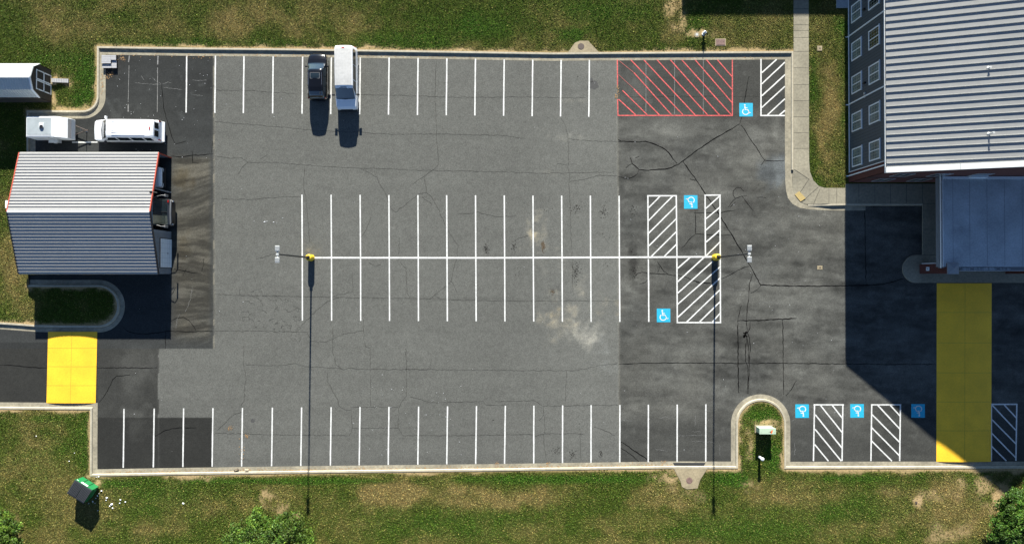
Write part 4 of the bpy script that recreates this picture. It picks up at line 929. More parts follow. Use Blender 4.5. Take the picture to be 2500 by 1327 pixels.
rel(t, 'gable_trim', None, shd)
dy0, dy1 = Y(233), Y(186); dm = (dy0+dy1)/2
for (a, c) in ((dy0, dm-.02), (dm+.02, dy1)):
    d = MB().use('shed_wall'); d.box((sx1+.02, (a+c)/2, 1.2), (.04, c-a, 2.1)); d.use('white_trim')
    for z in (.22, 1.2, 2.2): d.box((sx1+.05, (a+c)/2, z), (.03, c-a, .10))
    for y in (a+.05, c-.05): d.box((sx1+.052, y, 1.2), (.03, .10, 2.06))
    o = rel(d, 'door', None, shd); PO[o.name] = PO[shd.name]
    if a == dy0: k = MB(); k.cyl((sx1+.07, c-.06, 1.1), (sx1+.12, c-.06, 1.1), .03, n=8); rel(k, 'handle', 'black_plastic', o)
    for z in (.4, 1.2, 2.0): k = MB(); k.box((sx1+.07, (a+.03 if a == dy0 else c-.03), z), (.02, .12, .05)); rel(k, 'hinge', 'black_plastic', o)
# ramp
a = W(133, 194); c = W(171, 207); rm = empty('shed_ramp', ((a[0]+c[0])/2, (a[1]+c[1])/2, .12), 0, 'short grey plank ramp leading to the shed door', 'ramp')
L_ = c[0]-a[0]; Wd = a[1]-c[1]; r = MB().use('plank'); nb = 10
for k in range(nb):
    x = -L_/2+L_*(k+.5)/nb; z = .30-.20*k/nb; r.box((x, .05, z), (L_/nb-.012, Wd-.14, .035))
r.use('shed_wall')
for y in (Wd/2-.1, -Wd/2+.2): r.add([(-L_/2, y-.02, 0), (L_/2, y-.02, 0), (L_/2, y-.02, .08), (-L_/2, y-.02, .28), (-L_/2, y+.02, 0), (L_/2, y+.02, 0), (L_/2, y+.02, .08), (-L_/2, y+.02, .28)], [(0,1,2,3),(7,6,5,4),(3,2,6,7),(1,5,6,2),(0,3,7,4)])
r.build('deck', None, rm); r = MB().use('pad'); r.box((-L_/2+.05, -.02, .09), (.45, Wd+.02, .18)); r.build('landing_block', None, rm)

# ================================================================ plank steps in the top left corner
a = W(253, 137.5); c = W(288, 168); cx, cy = (a[0]+c[0])/2, (a[1]+c[1])/2; sw, sd = c[0]-a[0], a[1]-c[1]
stp = empty('plank_steps', (cx, cy, 0), 0, 'grey two level plank step platform standing in the top left corner of the car park', 'steps')
def deck(x0, x1, y0, y1, z, n, name='deck'):
    r = MB().use('plank')
    for k in range(n):
        y = y0+(y1-y0)*(k+.5)/n; r.box(((x0+x1)/2, y, z-.02), (x1-x0, (y1-y0)/n-.012, .04))
    r.use('shed_wall').box(((x0+x1)/2, (y0+y1)/2, (z-.04)/2), (x1-x0-.04, y1-y0-.03, z-.05)); return r.build(name, None, stp)
deck(-sw/2, sw*.14, -sd*.16, sd/2, .34, 5, 'upper_deck'); deck(sw*.14+.01, sw/2, sd*.12, sd/2, .34, 3, 'upper_deck'); deck(sw*.16, sw/2, -sd*.5, sd*.105, .24, 3, 'lower_step'); deck(-sw/2, sw*.15, -sd*.5, -sd*.175, .24, 2, 'lower_step')

# ================================================================ lamp posts
def lamp(px, py, lab, first=None):
    x, y = W(px, py)
    if first is not None:
        o = copy_tree(first); o.location = (x, y, 0); o['label'] = lab; return o
    t = empty('lamp_post', (x, y, 0), 0, lab, 'lamp post', 'twin head lamp posts on yellow bases')
    b_ = MB(); b_.lathe((0, 0, 0), [(.31, 0), (.31, .93), (.28, 1.01), (.20, 1.06)], n=28); b_.build('base', 'yellow_base', t, smooth=False)
    p = MB(); p.box((0, 0, 1.12), (.30, .30, .14)); p.cyl((0, 0, 1.05), (0, 0, 9.45), .085, .06, n=10); p.build('pole', 'pole', t)
    a = MB(); a.box((0, 0, 9.42), (.12, .95, .07)); a.box((0, 0, 9.42), (.22, .16, .14)); a.build('cross_arm', 'lamp', t)
    for s in (-1, 1):
        h = MB(); h.box((0, s*.47, 9.47), (.36, .46, .10)); 
        for k in range(4): h.box((0, s*(.33+.09*k), 9.53), (.34, .02, .03))
        ho = h.build('lamp_head', 'lamp', t, bevel=.01); l = MB(); l.box((0, s*.47, 9.405), (.30, .38, .03)); l.build('lens', 'clear_lens', ho)
    return t
l1 = lamp(760.5, 629, 'lamp post on the yellow base at the left end of the centre line')
lamp(1745.2, 628, 'lamp post on the yellow base between the white hatchings on the right', l1)

# ================================================================ cabinet, bollard, hydrant, stake
x, y = W(1862.7, 1045); cb = empty('utility_cabinet', (x, y, .12), 0, 'pale green metal utility cabinet on the kerbed grass island', 'utility cabinet')
b_ = MB(); b_.box((0, 0, .52), (1.46, .50, 1.02)); b_.build('housing', 'green_cab', cb, bevel=.01)
b_ = MB(); b_.box((0, 0, 1.055), (1.54, .56, .05)); lo = b_.build('lid', 'green_cab', cb, bevel=.012)
b_ = MB(); b_.add([(.28,-.2,1.084),(.40,-.2,1.084),(.46,.0,1.084),(.5,.12,1.084),(.34,.08,1.084)], [(0,1,2,3,4)]); b_.build('sticker', 'orange', lo)
b_ = MB(); b_.add([(.16,-.12,1.083),(.30,-.14,1.083),(.36,-.02,1.083),(.22,-.0,1.083)], [(0,1,2,3)]); b_.build('mark', 'iron', lo)
for xx in (-.62, .05, .65): b_ = MB(); b_.cyl((xx, -.1, 1.08), (xx, -.1, 1.09), .02, n=8); b_.build('bolt', 'iron', lo)
b_ = MB(); b_.box((0, 0, .03), (1.7, .75, .08)); b_.build('plinth', 'pad', cb)
x, y = W(1852.5, 1113.5); t = empty('bollard', (x, y, .12), 0, 'short white round bollard in the cabinet shadow on the grass island', 'bollard')
b_ = MB(); b_.cyl((0, 0, 0), (0, 0, .80), .12, n=18); b_.build('post', 'white_pipe', t); b_ = MB(); b_.lathe((0, 0, .80), [(.165, 0), (.165, .06), (.13, .11), (.05, .14)], n=20); b_.build('cap', 'white_pipe', t)
x, y = W(1716.5, 84.5); t = empty('fire_hydrant', (x, y, .12), 0, 'pale fire hydrant on a mulch patch above the red hatching', 'fire hydrant')
b_ = MB(); b_.lathe((0, 0, 0), [(.16, 0), (.16, .04), (.10, .05), (.10, .5), (.14, .52), (.14, .56), (.11, .62), (.05, .70), (.03, .76)], n=18); b_.build('barrel', 'white_pipe', t, smooth=False)
b_ = MB(); b_.cyl((-.2, 0, .38), (.2, 0, .38), .055, n=12); b_.build('hose_outlet', 'white_pipe', t); b_ = MB(); b_.cyl((0, 0, .36), (0, -.2, .36), .075, n=12); b_.build('pumper_outlet', 'grey_panel', t); b_ = MB(); b_.cyl((0, 0, .76), (0, 0, .81), .03, n=5); b_.build('operating_nut', 'iron', t)
x, y = W(2235, 1224.5); t = empty('marker_stake', (x, y, .11), 0, 'thin dark marker stake on a bare sandy patch in the bottom right lawn', 'stake')
b_ = MB(); b_.cyl((0, 0, 0), (0, 0, .70), .016, n=8); b_.build('rod', 'iron', t); b_ = MB(); b_.box((0, 0, .02), (.2, .2, .05)); b_.build('foot', 'iron', t)
for (px, py, sx, sy, rz_, l, m) in ((577.5,1146,.42,.20,.45,'dark tilted broken block lying in the bottom gutter','iron'),(603,1147,.38,.22,0,'small pale concrete block lying in the bottom gutter','concrete')):
    x, y = W(px, py); b_ = MB().use(m); b_.box((0, 0, .06), (sx, sy, .12)); b_.use('pad').box((sx*.1, 0, .135), (sx*.6, sy*.5, .03)); o = b_.build('loose_block', bevel=.012); o.location = (x, y, .01); o.rotation_euler = (0, 0, rz_); tag(o, l, 'block')

# ================================================================ dumpster
pts = {'A': W(206, 1160), 'D': W(246, 1185), 'E': W(226, 1217.6), 'F': W(185, 1190.5)}
cx = sum(p[0] for p in pts.values())/4; cy = sum(p[1] for p in pts.values())/4
ax = Vector(pts['D'])-Vector(pts['A']); Ld = ax.length; ang = math.atan2(ax.y, ax.x); Wd = (Vector(pts['F'])-Vector(pts['A'])).length
dm_ = empty('dumpster', (cx, cy, .11), ang, 'green dumpster with black ribbed lids standing askew on the lower left lawn', 'dumpster')
b_ = MB().use('green_bin'); hx, hy = Ld/2, Wd/2; H0, H1 = 1.20, 1.28
vs = [(-hx+.05,-hy+.25,.1),(hx-.05,-hy+.25,.1),(hx-.05,hy-.02,.1),(-hx+.05,hy-.02,.1),(-hx,-hy,H1-.1),(hx,-hy,H1-.1),(hx,hy,H0),(-hx,hy,H0)]
b_.add(vs, [(3,2,1,0),(0,1,5,4),(1,2,6,5),(2,3,7,6),(3,0,4,7)])
for x in (-hx*.36, hx*.32): b_.box((x, hy+.015, .65), (.05, .06, 1.1))
b_.box((0, hy+.01, H0-.03), (Ld+.04, .07, .08)); b_.box((hx+.02, 0, .78), (.05, Wd*.9, .10)); b_.box((-hx-.02, 0, .78), (.05, Wd*.9, .10))
b_.build('bin_body', None, dm_)
for s in (-1, 1):
    l = MB().use('bin_lid'); x0, x1 = (-hx, -.02) if s < 0 else (.02, hx)
    l.add([(x0,-hy-.04,H1-.06),(x1,-hy-.04,H1-.06),(x1,hy,H0+.06),(x0,hy,H0+.06),(x0,-hy-.04,H1-.11),(x1,-hy-.04,H1-.11),(x1,hy,H0+.01),(x0,hy,H0+.01)], [(0,1,2,3),(7,6,5,4),(4,5,1,0),(5,6,2,1),(6,7,3,2),(7,4,0,3)])
    n = 7
    for k in range(n): 
        x = x0+(x1-x0)*(k+.5)/n; l.box((x, 0, (H0+H1)/2+.015), (.045, Wd-.16, .085))
    l.use('silver')
    for k in range(n): x = x0+(x1-x0)*(k+.5)/n; l.box((x+.025, 0, (H0+H1)/2+.062), (.014, Wd-.2, .01))
    l.build('lid', None, dm_)
p = MB(); p.box((hx*.0-.02, hy+.04, H0-.12), (.7, .02, .20)); p.build('warning_plate', 'white_trim', dm_, ); p = MB()
p.box((-hx*.8, hy+.03, H0-.08), (.2, .02, .1)); p.build('small_plate', 'white_trim', dm_)
for k, (px, py, r_) in enumerate([(250,1196,.10),(263,1213,.13),(261,1219,.07),(275,1229,.16),(270,1233,.09),(296,1218,.10),(294,1226,.08),(308,1223,.08),(277,1238,.10),(449,1227,.12),(240,1208,.09),(236,1214,.07),(244,1203,.06),(229,1222,.10),(234,1226,.06),(219,1227,.06),(241,1244,.06),(243,1161.5,.10),(237,1163,.05),(91,1063,.07),(171,1124,.06),(184,1104,.05)]):
    x, y = W(px, py); b_ = MB(); zz = random.uniform(.4, .8); n = 8
    ring = [(r_*math.cos(t)*random.uniform(.6, 1.1), r_*.75*math.sin(t)*random.uniform(.6, 1.1)) for t in [i*2*math.pi/n for i in range(n)]]
    b_.add([(a, c, 0) for a, c in ring]+[(a*.6, c*.6, r_*zz) for a, c in ring]+[(0, 0, r_*zz*1.2)], [(i, (i+1)%n, (i+1)%n+n, i+n) for i in range(n)]+[(i+n, (i+1)%n+n, 2*n) for i in range(n)])
    o = b_.build('litter_scrap', 'litter'); o.location = (x, y, .13); o.rotation_euler = (0, 0, random.uniform(0, 6))
    lab = {9: 'single white litter scrap on the grass far right of the dumpster', 3: 'largest white litter scrap in the group right of the dumpster', 17: 'white litter scrap by the kerb corner above the dumpster', 18: 'tiny white litter scrap by the kerb corner above the dumpster', 19: 'white litter scrap alone on the lawn below the left driveway', 20: 'white speck of litter on the lawn up left of the dumpster', 21: 'white speck of litter higher on the lawn than its neighbour left of the kerb'}.get(k)
    if not lab: lab = 'small white litter scrap spilled in the shade of the dumpster' if 10 <= k <= 16 else 'small white litter scrap on sunny grass right of the dumpster'
    tag(o, lab, 'litter', 'litter spilled shaded by the dumpster' if 10 <= k <= 16 else 'litter scraps on the lawn')
# ================================================================ vehicles
class Body:
    """lofted car shell. station: x, w_low, w_belt, w_top, z_belt, z_top"""
    def __init__(s, stations, zb=.28, crown=.05): s.S = sorted(stations); s.zb = zb; s.crown = crown
    def par(s, x):
        S = s.S
        if x <= S[0][0]: return S[0][1:]
        for a, c in zip(S[:-1], S[1:]):
            if x <= c[0]:
                t = (x-a[0])/(c[0]-a[0]); return tuple(a[i]+(c[i]-a[i])*t for i in range(1, 6))
        return S[-1][1:]
    def prof(s, x):
        wl, wb, wt, zbl, zt = s.par(x); zb = s.zb; up = zt-zbl
        return [(0, zb), (wl*.86, zb), (wl, zb+.14), ((wl+wb)/2+.012, (zb+zbl)/2), (wb, zbl-.03), (wb-.03*min(1, up*3), zbl+.03*min(1, up*3)), (wt+(wb-wt)*.12, zt-.13*min(1, up*1.5)), (wt-.03, zt-.035*min(1, up*3+.3)), (wt*.80, zt), (wt*.4, zt+s.crown*.7), (0, zt+s.crown)]
    def pt(s, x, v):
        P = s.prof(x); i = min(int(v), len(P)-2); t = v-i
        return (x, P[i][0]+(P[i+1][0]-P[i][0])*t, P[i][1]+(P[i+1][1]-P[i][1])*t)
    def shell(s, m, n=46):
        xs = sorted(set([q[0] for q in s.S]+[s.S[0][0]+(s.S[-1][0]-s.S[0][0])*i/n for i in range(n+1)]))
        k = 11; vs = []; fs = []; b_ = MB().use(m)
        for x in xs:
            P = s.prof(x); ring = [(x, -y, z) for y, z in P[::-1][:-0 or None]]+[(x, y, z) for y, z in P[1:-1]]
            ring = [(x, -y, z) for y, z in P[::-1]]+[(x, y, z) for y, z in P[1:-1]]
            vs += ring
        R = len(ring)
        for j in range(len(xs)-1):
            for i in range(R): fs.append((j*R+i, (j+1)*R+i, (j+1)*R+(i+1)%R, j*R+(i+1)%R))
        fs.append(tuple(range(R))); fs.append(tuple((len(xs)-1)*R+i for i in range(R))[::-1])
        return b_.add(vs, fs)
    def patch(s, xf, v0, v1, side, m, nx=8, nv=5, off=.008):
        """side +1/-1 (flank) or 0 (across the top, v0..centre both sides). xf(v)->(x0,x1)"""
        b_ = MB().use(m); rows = []
        vlist = [v0+(v1-v0)*i/nv for i in range(nv+1)]
        seq = [(v, -1) for v in vlist]+[(v, 1) for v in vlist[::-1][1:]] if side == 0 else [(v, side) for v in vlist]
        for v, sg in seq:
            x0, x1 = xf(v, sg); row = []
            for i in range(nx+1):
                x = x0+(x1-x0)*i/nx; p = Vector(s.pt(x, v)); e = .02
                tx = Vector(s.pt(x+e, v))-Vector(s.pt(x-e, v)); tv = Vector(s.pt(x, min(v+.05, 9.99)))-Vector(s.pt(x, max(v-.05, 0)))
                nn = tx.cross(tv); nn = nn.normalized() if nn.length > 1e-9 else Vector((0, 0, 1))
                if nn.dot(Vector((0, p.y, .4))) < 0: nn = -nn
                q = p+nn*off; row.append((q.x, q.y*sg, q.z))
            rows.append(row)
        vs = [p for r in rows for p in r]; k = nx+1; fs = []
        for j in range(len(rows)-1):
            for i in range(nx): fs.append((j*k+i, j*k+i+1, (j+1)*k+i+1, (j+1)*k+i))
        return b_.add(vs, fs)
def wheels(root, xs, half, r=.36, w=.24):
    for x in xs:
        for s in (-1, 1):
            b_ = MB(); b_.cyl((x, s*(half-w), r), (x, s*half, r), r, n=22); o = b_.build('wheel', 'tyre', root)
            c = MB(); c.cyl((x, s*half, r), (x, s*(half+.012), r), r*.6, n=14); c.build('rim', 'chrome', o)
def build_van(x, y, rz, L, label, roofm, ribs=False, stripes=False, barn=True, lettering=True, roofm_hood=None):
    root = empty('passenger_van', (x, y, 0), rz, label, 'van', 'white passenger vans'); h = L/2
    st_ = [(h,.80,.76,.70,.80,.86),(h-.06,.90,.86,.80,.90,.98),(h-.22,.96,.94,.86,.98,1.08),(h-.78,.99,.98,.88,1.08,1.17),(h-.9,.99,.99,.86,1.10,1.22),(h-1.72,1.0,1.0,.80,1.14,2.00),(h-1.95,1.0,1.0,.81,1.14,2.09),(h-3,1.0,1.0,.82,1.14,2.12),(-h+.55,1.0,1.0,.82,1.14,2.12),(-h+.30,1.0,1.0,.80,1.13,2.09),(-h+.14,.99,.98,.76,1.10,1.98),(-h+.02,.97,.95,.72,1.0,1.30),(-h,.93,.90,.66,.95,1.15)]
    B_ = Body(st_); B_.shell('white_car').build('body', None, root, smooth=False)
    rf = B_.patch(lambda v, s: (-h+.42, h-1.95), 7.2, 10, 0, roofm, off=.020); ro = rf.build('roof_panel', None, root)
    if ribs:
        r = MB().use(roofm)
        for k in range(-3, 4):
            z = 2.12+.05-abs(k)*.010; r.box(((h-2.3-h+.9)/2, k*.205, z), (L-3.2, .045, .035))
        r.build('rib', None, ro)
    B_.patch(lambda v, s: (h-1.72+.02-(.10 if v > 8.5 else 0), h-.93+(.10*(v-6)/4)), 6.15, 10, 0, 'glass', off=.010).build('windscreen', None, root)
    for s in (-1, 1):
        segs = [(h-2.45, h-1.25, .55), (h-3.9, h-2.54, 0), (-h+.4, h-3.96, 0)] if L < 6 else [(h-2.5, h-1.35, .5), (h-3.75, h-2.62, 0), (h-5.0, h-3.9, 0), (-h+.45, h-5.15, 0)]
        for (a, c, k) in segs:
            B_.patch(lambda v, sg, a=a, c=c, k=k: (a, c-k*max(0, (v-5.05))), 5.05, 5.92, s, 'glass', nx=5, nv=3).build('side_window', None, root)
        m = MB().use('black_plastic' if not ribs or s > 0 else 'white_car'); m.box((h-1.28, s*1.16, 1.28), (.14, .26, .24)); m.cyl((h-1.26, s*.96, 1.2), (h-1.28, s*1.1, 1.25), .03, n=6); m.build('wing_mirror', None, root, bevel=.02)
        t = MB(); t.box((h-.03, s*.70, .78), (.06, .22, .16)); t.build('headlight', 'clear_lens', root)
        t = MB(); t.box((-h+.03, s*.88, 1.05), (.07, .10, .42)); t.build('tail_light', 'red_lens', root)
        if lettering and s < 0 or lettering and not ribs:
            t = MB(); xx = -h+.8
            while xx < h-2.7:
                if random.random() < .86: t.box((xx, s*1.018, .99), (random.uniform(.03, .07), .008, random.uniform(.07, .11)))
                xx += .095
            t.build('lettering', 'darkline', root)
    for s in (-.37, .37):
        w = MB().use('glass'); zt = 1.93; x1 = -h+.125
        hw = .29; w.add([(-h+.005, s-hw, 1.32), (-h+.005, s+hw, 1.32), (-h+.105, s+hw*.95, 1.88), (-h+.105, s-hw*.95, 1.88)], [(0,1,2,3),(3,2,1,0)]); w.build('rear_window', None, root)
    b_ = MB().use('black_plastic'); b_.box((h+.03, 0, .50), (.14, 1.86, .22)); b_.build('bumper', None, root, bevel=.03)
    b_ = MB().use('white_car' if ribs else 'black_plastic'); b_.box((-h-.07, 0, .52), (.20, 1.88, .16)); b_.build('bumper', None, root, bevel=.03)
    b_ = MB(); b_.box((-h+.40, 0, 2.165), (.10, .28, .03)); b_.build('brake_light', 'red_lens', root)
    if stripes:
        for k, yy in enumerate((.34, 0, -.33)): b_ = MB(); b_.box((h+.07, yy, .62), (.09, .17, .07)); b_.build('bumper_block', 'yellow_tape', root)
    b_ = MB(); b_.box((h-.0, 0, .76), (.06, 1.1, .2)); b_.build('grille', 'black_plastic', root)
    wheels(root, (h-1.05, -h+1.25), .985)
    return root
# van 1 (front towards the bottom), van 2 (front towards the left), van 3 in the garage (front towards the right)
f = W(845, 268, .75); rr = W(845, 108.5, 2.05); L1 = rr[1]-f[1]-.0
build_van(X(851.5, 190), (f[1]+rr[1])/2+.03, -math.pi/2+.012, L1+.05, 'white passenger van with weathered roof parked nose down at the top kerb', 'dusty_white')
f = W(232, 317, .75); rr = W(397, 317, .7); L2 = rr[0]-f[0]-.1
build_van((f[0]+rr[0])/2, (W(300, 288, 2.0)[1]+W(300, 347, .6)[1])/2+.02, math.pi-.01, L2, 'white passenger van with ribbed roof and yellow bumper blocks parked above the garage', 'white_car', ribs=True, stripes=True)
f = W(397, 432, .8)
build_van(f[0]-3.0, W(390, 432, 1)[1], 0, 6.0, 'white van with only its nose showing from under the garage roof', 'white_car', lettering=False)
# dark suv, front towards the top
def build_suv():
    f = W(778, 130, .75); r_ = W(778, 243.5, .8); L = f[1]-r_[1]; h = L/2; x = X(780.5, 190)
    root = empty('dark_suv', (x, (f[1]+r_[1])/2, 0), math.pi/2, 'black estate car with sunroof parked nose up at the top kerb beside the white van', 'car')
    st_ = [(h,.42,.40,.34,.58,.62),(h-.05,.62,.60,.50,.64,.71),(h-.14,.76,.72,.62,.70,.79),(h-.32,.86,.83,.70,.76,.87),(h-.6,.91,.88,.78,.84,.95),(h-1.02,.93,.91,.80,.92,1.04),(h-1.12,.93,.91,.78,.93,1.08),(h-1.75,.93,.92,.68,.97,1.50),(h-2.0,.93,.92,.68,.98,1.57),(0-.2,.93,.92,.68,.98,1.61),(-h+1.0,.93,.91,.66,.98,1.58),(-h+.62,.92,.89,.64,.97,1.52),(-h+.30,.90,.86,.62,.95,1.26),(-h+.16,.84,.80,.60,.92,1.04),(-h+.06,.74,.71,.55,.86,.94),(-h,.56,.54,.45,.72,.78)]
    B_ = Body(st_, zb=.24, crown=.035); B_.shell('black_car').build('body', None, root, smooth=True)
    B_.patch(lambda v, s: (h-1.78, h-1.06+.06*(v-6)/4), 6.2, 10, 0, 'glass', off=.008).build('windscreen', None, root)
    B_.patch(lambda v, s: (-h+.24, -h+.64), 6.3, 10, 0, 'glass', off=.008).build('rear_window', None, root)
    B_.patch(lambda v, s: (h-2.62, h-2.12), 8.2, 10, 0, 'glass', off=.012).build('sunroof', None, root)
    b_ = MB().use('silver')
    for (sx, sy, cx, cy) in ((.03, .86, h-2.10, 0), (.03, .86, h-2.64, 0), (.56, .03, h-2.37, .43), (.56, .03, h-2.37, -.43)): b_.box((cx, cy, 1.625), (sx, sy, .012))
    b_.build('sunroof_frame', None, root)
    for s in (-1, 1):
        for (a, c, k) in ((h-2.35, h-1.35, .5), (h-3.25, h-2.42, 0), (-h+.5, h-3.33, 0)):
            B_.patch(lambda v, sg, a=a, c=c, k=k: (a, c-k*max(0, v-5.1)), 5.1, 5.95, s, 'glass', nx=5, nv=3).build('side_window', None, root)
        b_ = MB(); b_.cyl((h-2.1, s*.63, 1.60), (-h+1.2, s*.63, 1.60), .015, n=6); b_.build('roof_rail', 'chrome', root)
        b_ = MB(); b_.box((h-1.35, s*1.0, 1.02), (.12, .2, .13)); b_.build('wing_mirror', 'black_car', root, bevel=.03)
        b_ = MB(); b_.add([(h-.05, s*.56, .62), (h-.28, s*.80, .66), (h-.34, s*.76, .80), (h-.12, s*.54, .75)], [(0,1,2,3) if s > 0 else (3,2,1,0)]); b_.build('headlight', 'clear_lens', root)
        b_ = MB(); b_.box((-h+.17, s*.76, .90), (.10, .12, .10)); b_.build('tail_light', 'red_lens', root)
        for dx in (h-1.9, h-2.9): b_ = MB(); b_.box((dx, s*.945, .88), (.16, .02, .03)); b_.build('door_handle', 'chrome', root)
    b_ = MB(); b_.box((h+.0, 0, .50), (.05, .7, .14)); b_.build('grille', 'black_plastic', root)
    b_ = MB(); b_.box((-h+.02, 0, .62), (.04, .5, .12)); b_.build('number_plate', 'lamp', root)
    wheels(root, (h-.88, -h+.85), .90, .34, .22)
build_suv()
# coach under the garage roof
def build_coach():
    x0, x1 = X(74, 516), X(433, 516); h = (x1-x0)/2; yc = (W(300, 478, 3.0)[1]+W(300, 549, 2.6)[1])/2-.02
    root = empty('coach', ((x0+x1)/2, yc, 0), 0, 'dark coach parked through the garage with its windscreen end sticking out', 'coach')
    st_ = [(h,1.05,1.0,.92,1.0,1.06),(h-.12,1.24,1.22,1.12,1.06,1.22),(h-.25,1.28,1.26,1.16,1.12,1.40),(h-1.05,1.29,1.29,1.18,1.3,2.72),(h-1.35,1.29,1.29,1.18,1.3,2.92),(h-3,1.29,1.29,1.18,1.3,2.97),(-h+.5,1.29,1.29,1.18,1.3,2.97),(-h,1.24,1.22,1.08,1.3,2.85)]
    B_ = Body(st_, zb=.35, crown=.05); B_.shell('bus_and_shade').build('body', None, root)
    B_.patch(lambda v, s: (h-1.08, h-.24), 6.2, 10, 0, 'glass', off=.012).build('windscreen', None, root)
    b_ = MB(); b_.box((h-.62, 0, 2.16), (1.06, .04, .02)); 
    b_ = MB(); b_.cyl((h-1.05, 0, 2.82), (h-.24, 0, 1.49), .022, n=6); b_.build('screen_divider', 'black_plastic', root)
    b_ = B_.patch(lambda v, s: (h-.12, h-.05), 3.6, 10, 0, 'silver', off=.015); b_.build('front_panel', None, root)
    for s in (-1, 1):
        B_.patch(lambda v, sg: (-h+1, h-1.5), 5.1, 5.95, s, 'glass').build('side_window', None, root)
        m = MB().use('silver'); m.cyl((h-1.0, s*1.18, 2.75), (h-.1, s*1.42, 2.8), .035, n=6); m.cyl((h-.1, s*1.42, 2.8), (h+.12, s*1.42, 2.66), .035, n=6); m.box((h+.12, s*1.42, 2.36), (.14, .22, .55)); m.build('wing_mirror', None, root, bevel=.02)
        t = MB(); t.box((h-.04, s*.98, .8), (.08, .3, .2)); t.build('headlight', 'clear_lens', root)
    t = MB(); t.box((h-.19, 1.02, 1.36), (.10, .22, .10)); t.build('marker_light', 'red_lens', root)
    b_ = MB(); b_.box((-h+.1, .55, 2.98), (.5, .7, .1)); b_.build('roof_hatch', 'white_car', root, bevel=.02)
    b_ = MB(); b_.box((-h-.02, .3, 1.9), (.05, 1.6, 1.6)); b_.build('rear_panel', 'white_car', root)
    wheels(root, (h-2.6, -h+3.2, -h+2.0), 1.27, .5, .3)
build_coach()
# enclosed trailer
def build_trailer():
    x0 = W(63.5, 310, 1.95)[0]; x1 = W(183, 320, .5)[0]; yn_ = W(110, 284, 1.95)[1]; ysd = W(110, 342.3, .5)[1]
    L = x1-x0; Wd = yn_-ysd; root = empty('cargo_trailer', ((x0+x1)/2, (yn_+ysd)/2, 0), 0, 'small white enclosed cargo trailer with roof vent parked left of the ribbed roof van', 'trailer')
    h = L/2; w = Wd/2; prof = [(-h, 1.93), (h-1.10, 1.93), (h-.80, 1.85), (h-.18, 1.30), (h, 1.02), (h, .42), (-h, .42)]
    b_ = MB().use('trailer'); n = len(prof)
    b_.add([(x, -w, z) for x, z in prof]+[(x, w, z) for x, z in prof], [tuple(range(n))[::-1], tuple(range(n, 2*n))]+[(i, (i+1)%n, (i+1)%n+n, i+n) for i in range(n)])
    b_.build('body', None, root, bevel=.03)
    b_ = MB(); b_.box((-.55, .03, 1.945), (L-1.25, Wd-.42, .02)); b_.build('roof_panel', 'trailer_roof', root)
    b_ = MB(); b_.add([(h-.15, -w+.05, 1.305), (h-.15, w-.05, 1.305), (h+.008, w-.05, 1.03), (h+.008, -w+.05, 1.03)], [(0,1,2,3)][::1]); b_.build('stone_guard', 'silver', root)
    b_ = MB(); b_.box((-.55, -w+.14, 1.945), (L-1.2, .06, .03)); b_.box((-.55, w-.14, 1.945), (L-1.2, .04, .03)); b_.box((h-1.16, 0, 1.94), (.25, Wd-.06, .04)); b_.build('roof_edge', 'trailer', root, bevel=.01)
    b_ = MB(); b_.box((-.35, .12, 1.99), (.42, .40, .10)); v = b_.build('roof_vent', 'white_trim', root, bevel=.02); b_ = MB(); b_.cyl((-.33, -.02, 2.04), (-.33, -.02, 2.062), .17, n=16); b_.build('vent_opening', 'bus_and_shade', v)
    b_ = MB(); b_.box((h-1.2, -w-.008, 1.1), (.02, .012, 1.3)); b_.box((.1, -w-.008, 1.1), (.02, .012, 1.3)); b_.box((h-.85, -w-.008, 1.75), (.7, .012, .02)); b_.build('door_outline', 'darkline', root)
    for s in (-1, 1):
        b_ = MB(); b_.box((-.10, s*(w+.15), .72), (.86, .28, .04)); b_.add([(-.53, s*(w+.01), .72), (-.53, s*(w+.29), .72), (-.70, s*(w+.29), .45), (-.70, s*(w+.01), .45)], [(0,1,2,3),(3,2,1,0)]); b_.add([(.33, s*(w+.01), .72), (.33, s*(w+.29), .72), (.52, s*(w+.29), .45), (.52, s*(w+.01), .45)], [(0,1,2,3),(3,2,1,0)]); b_.build('mudguard', 'trailer', root)
        b_ = MB(); b_.cyl((-.1, s*(w+.03), .33), (-.1, s*(w+.25), .33), .33, n=20); o = b_.build('wheel', 'tyre', root); c = MB(); c.cyl((-.1, s*(w+.25), .33), (-.1, s*(w+.265), .33), .18, n=14); c.build('rim', 'white_trim', o)
    b_ = MB(); tipx = h+1.12
    for s in (-1, 1): b_.cyl((h-.1, s*.48, .45), (tipx-.05, 0, .45), .035, n=6)
    b_.box((tipx, 0, .47), (.26, .12, .09)); b_.build('drawbar', 'iron', root)
    b_ = MB(); b_.cyl((h+.82, 0, .05), (h+.82, 0, .92), .035, n=8); b_.box((h+.82, 0, .02), (.16, .16, .03)); b_.cyl((h+.82, 0, .9), (h+.82, -.16, .9), .015, n=6); b_.build('jack_stand', 'chrome', root)
    b_ = MB(); b_.box((-h-.02, 0, 1.1), (.04, Wd-.1, 1.5)); b_.build('rear_door', 'trailer', root)
build_trailer()

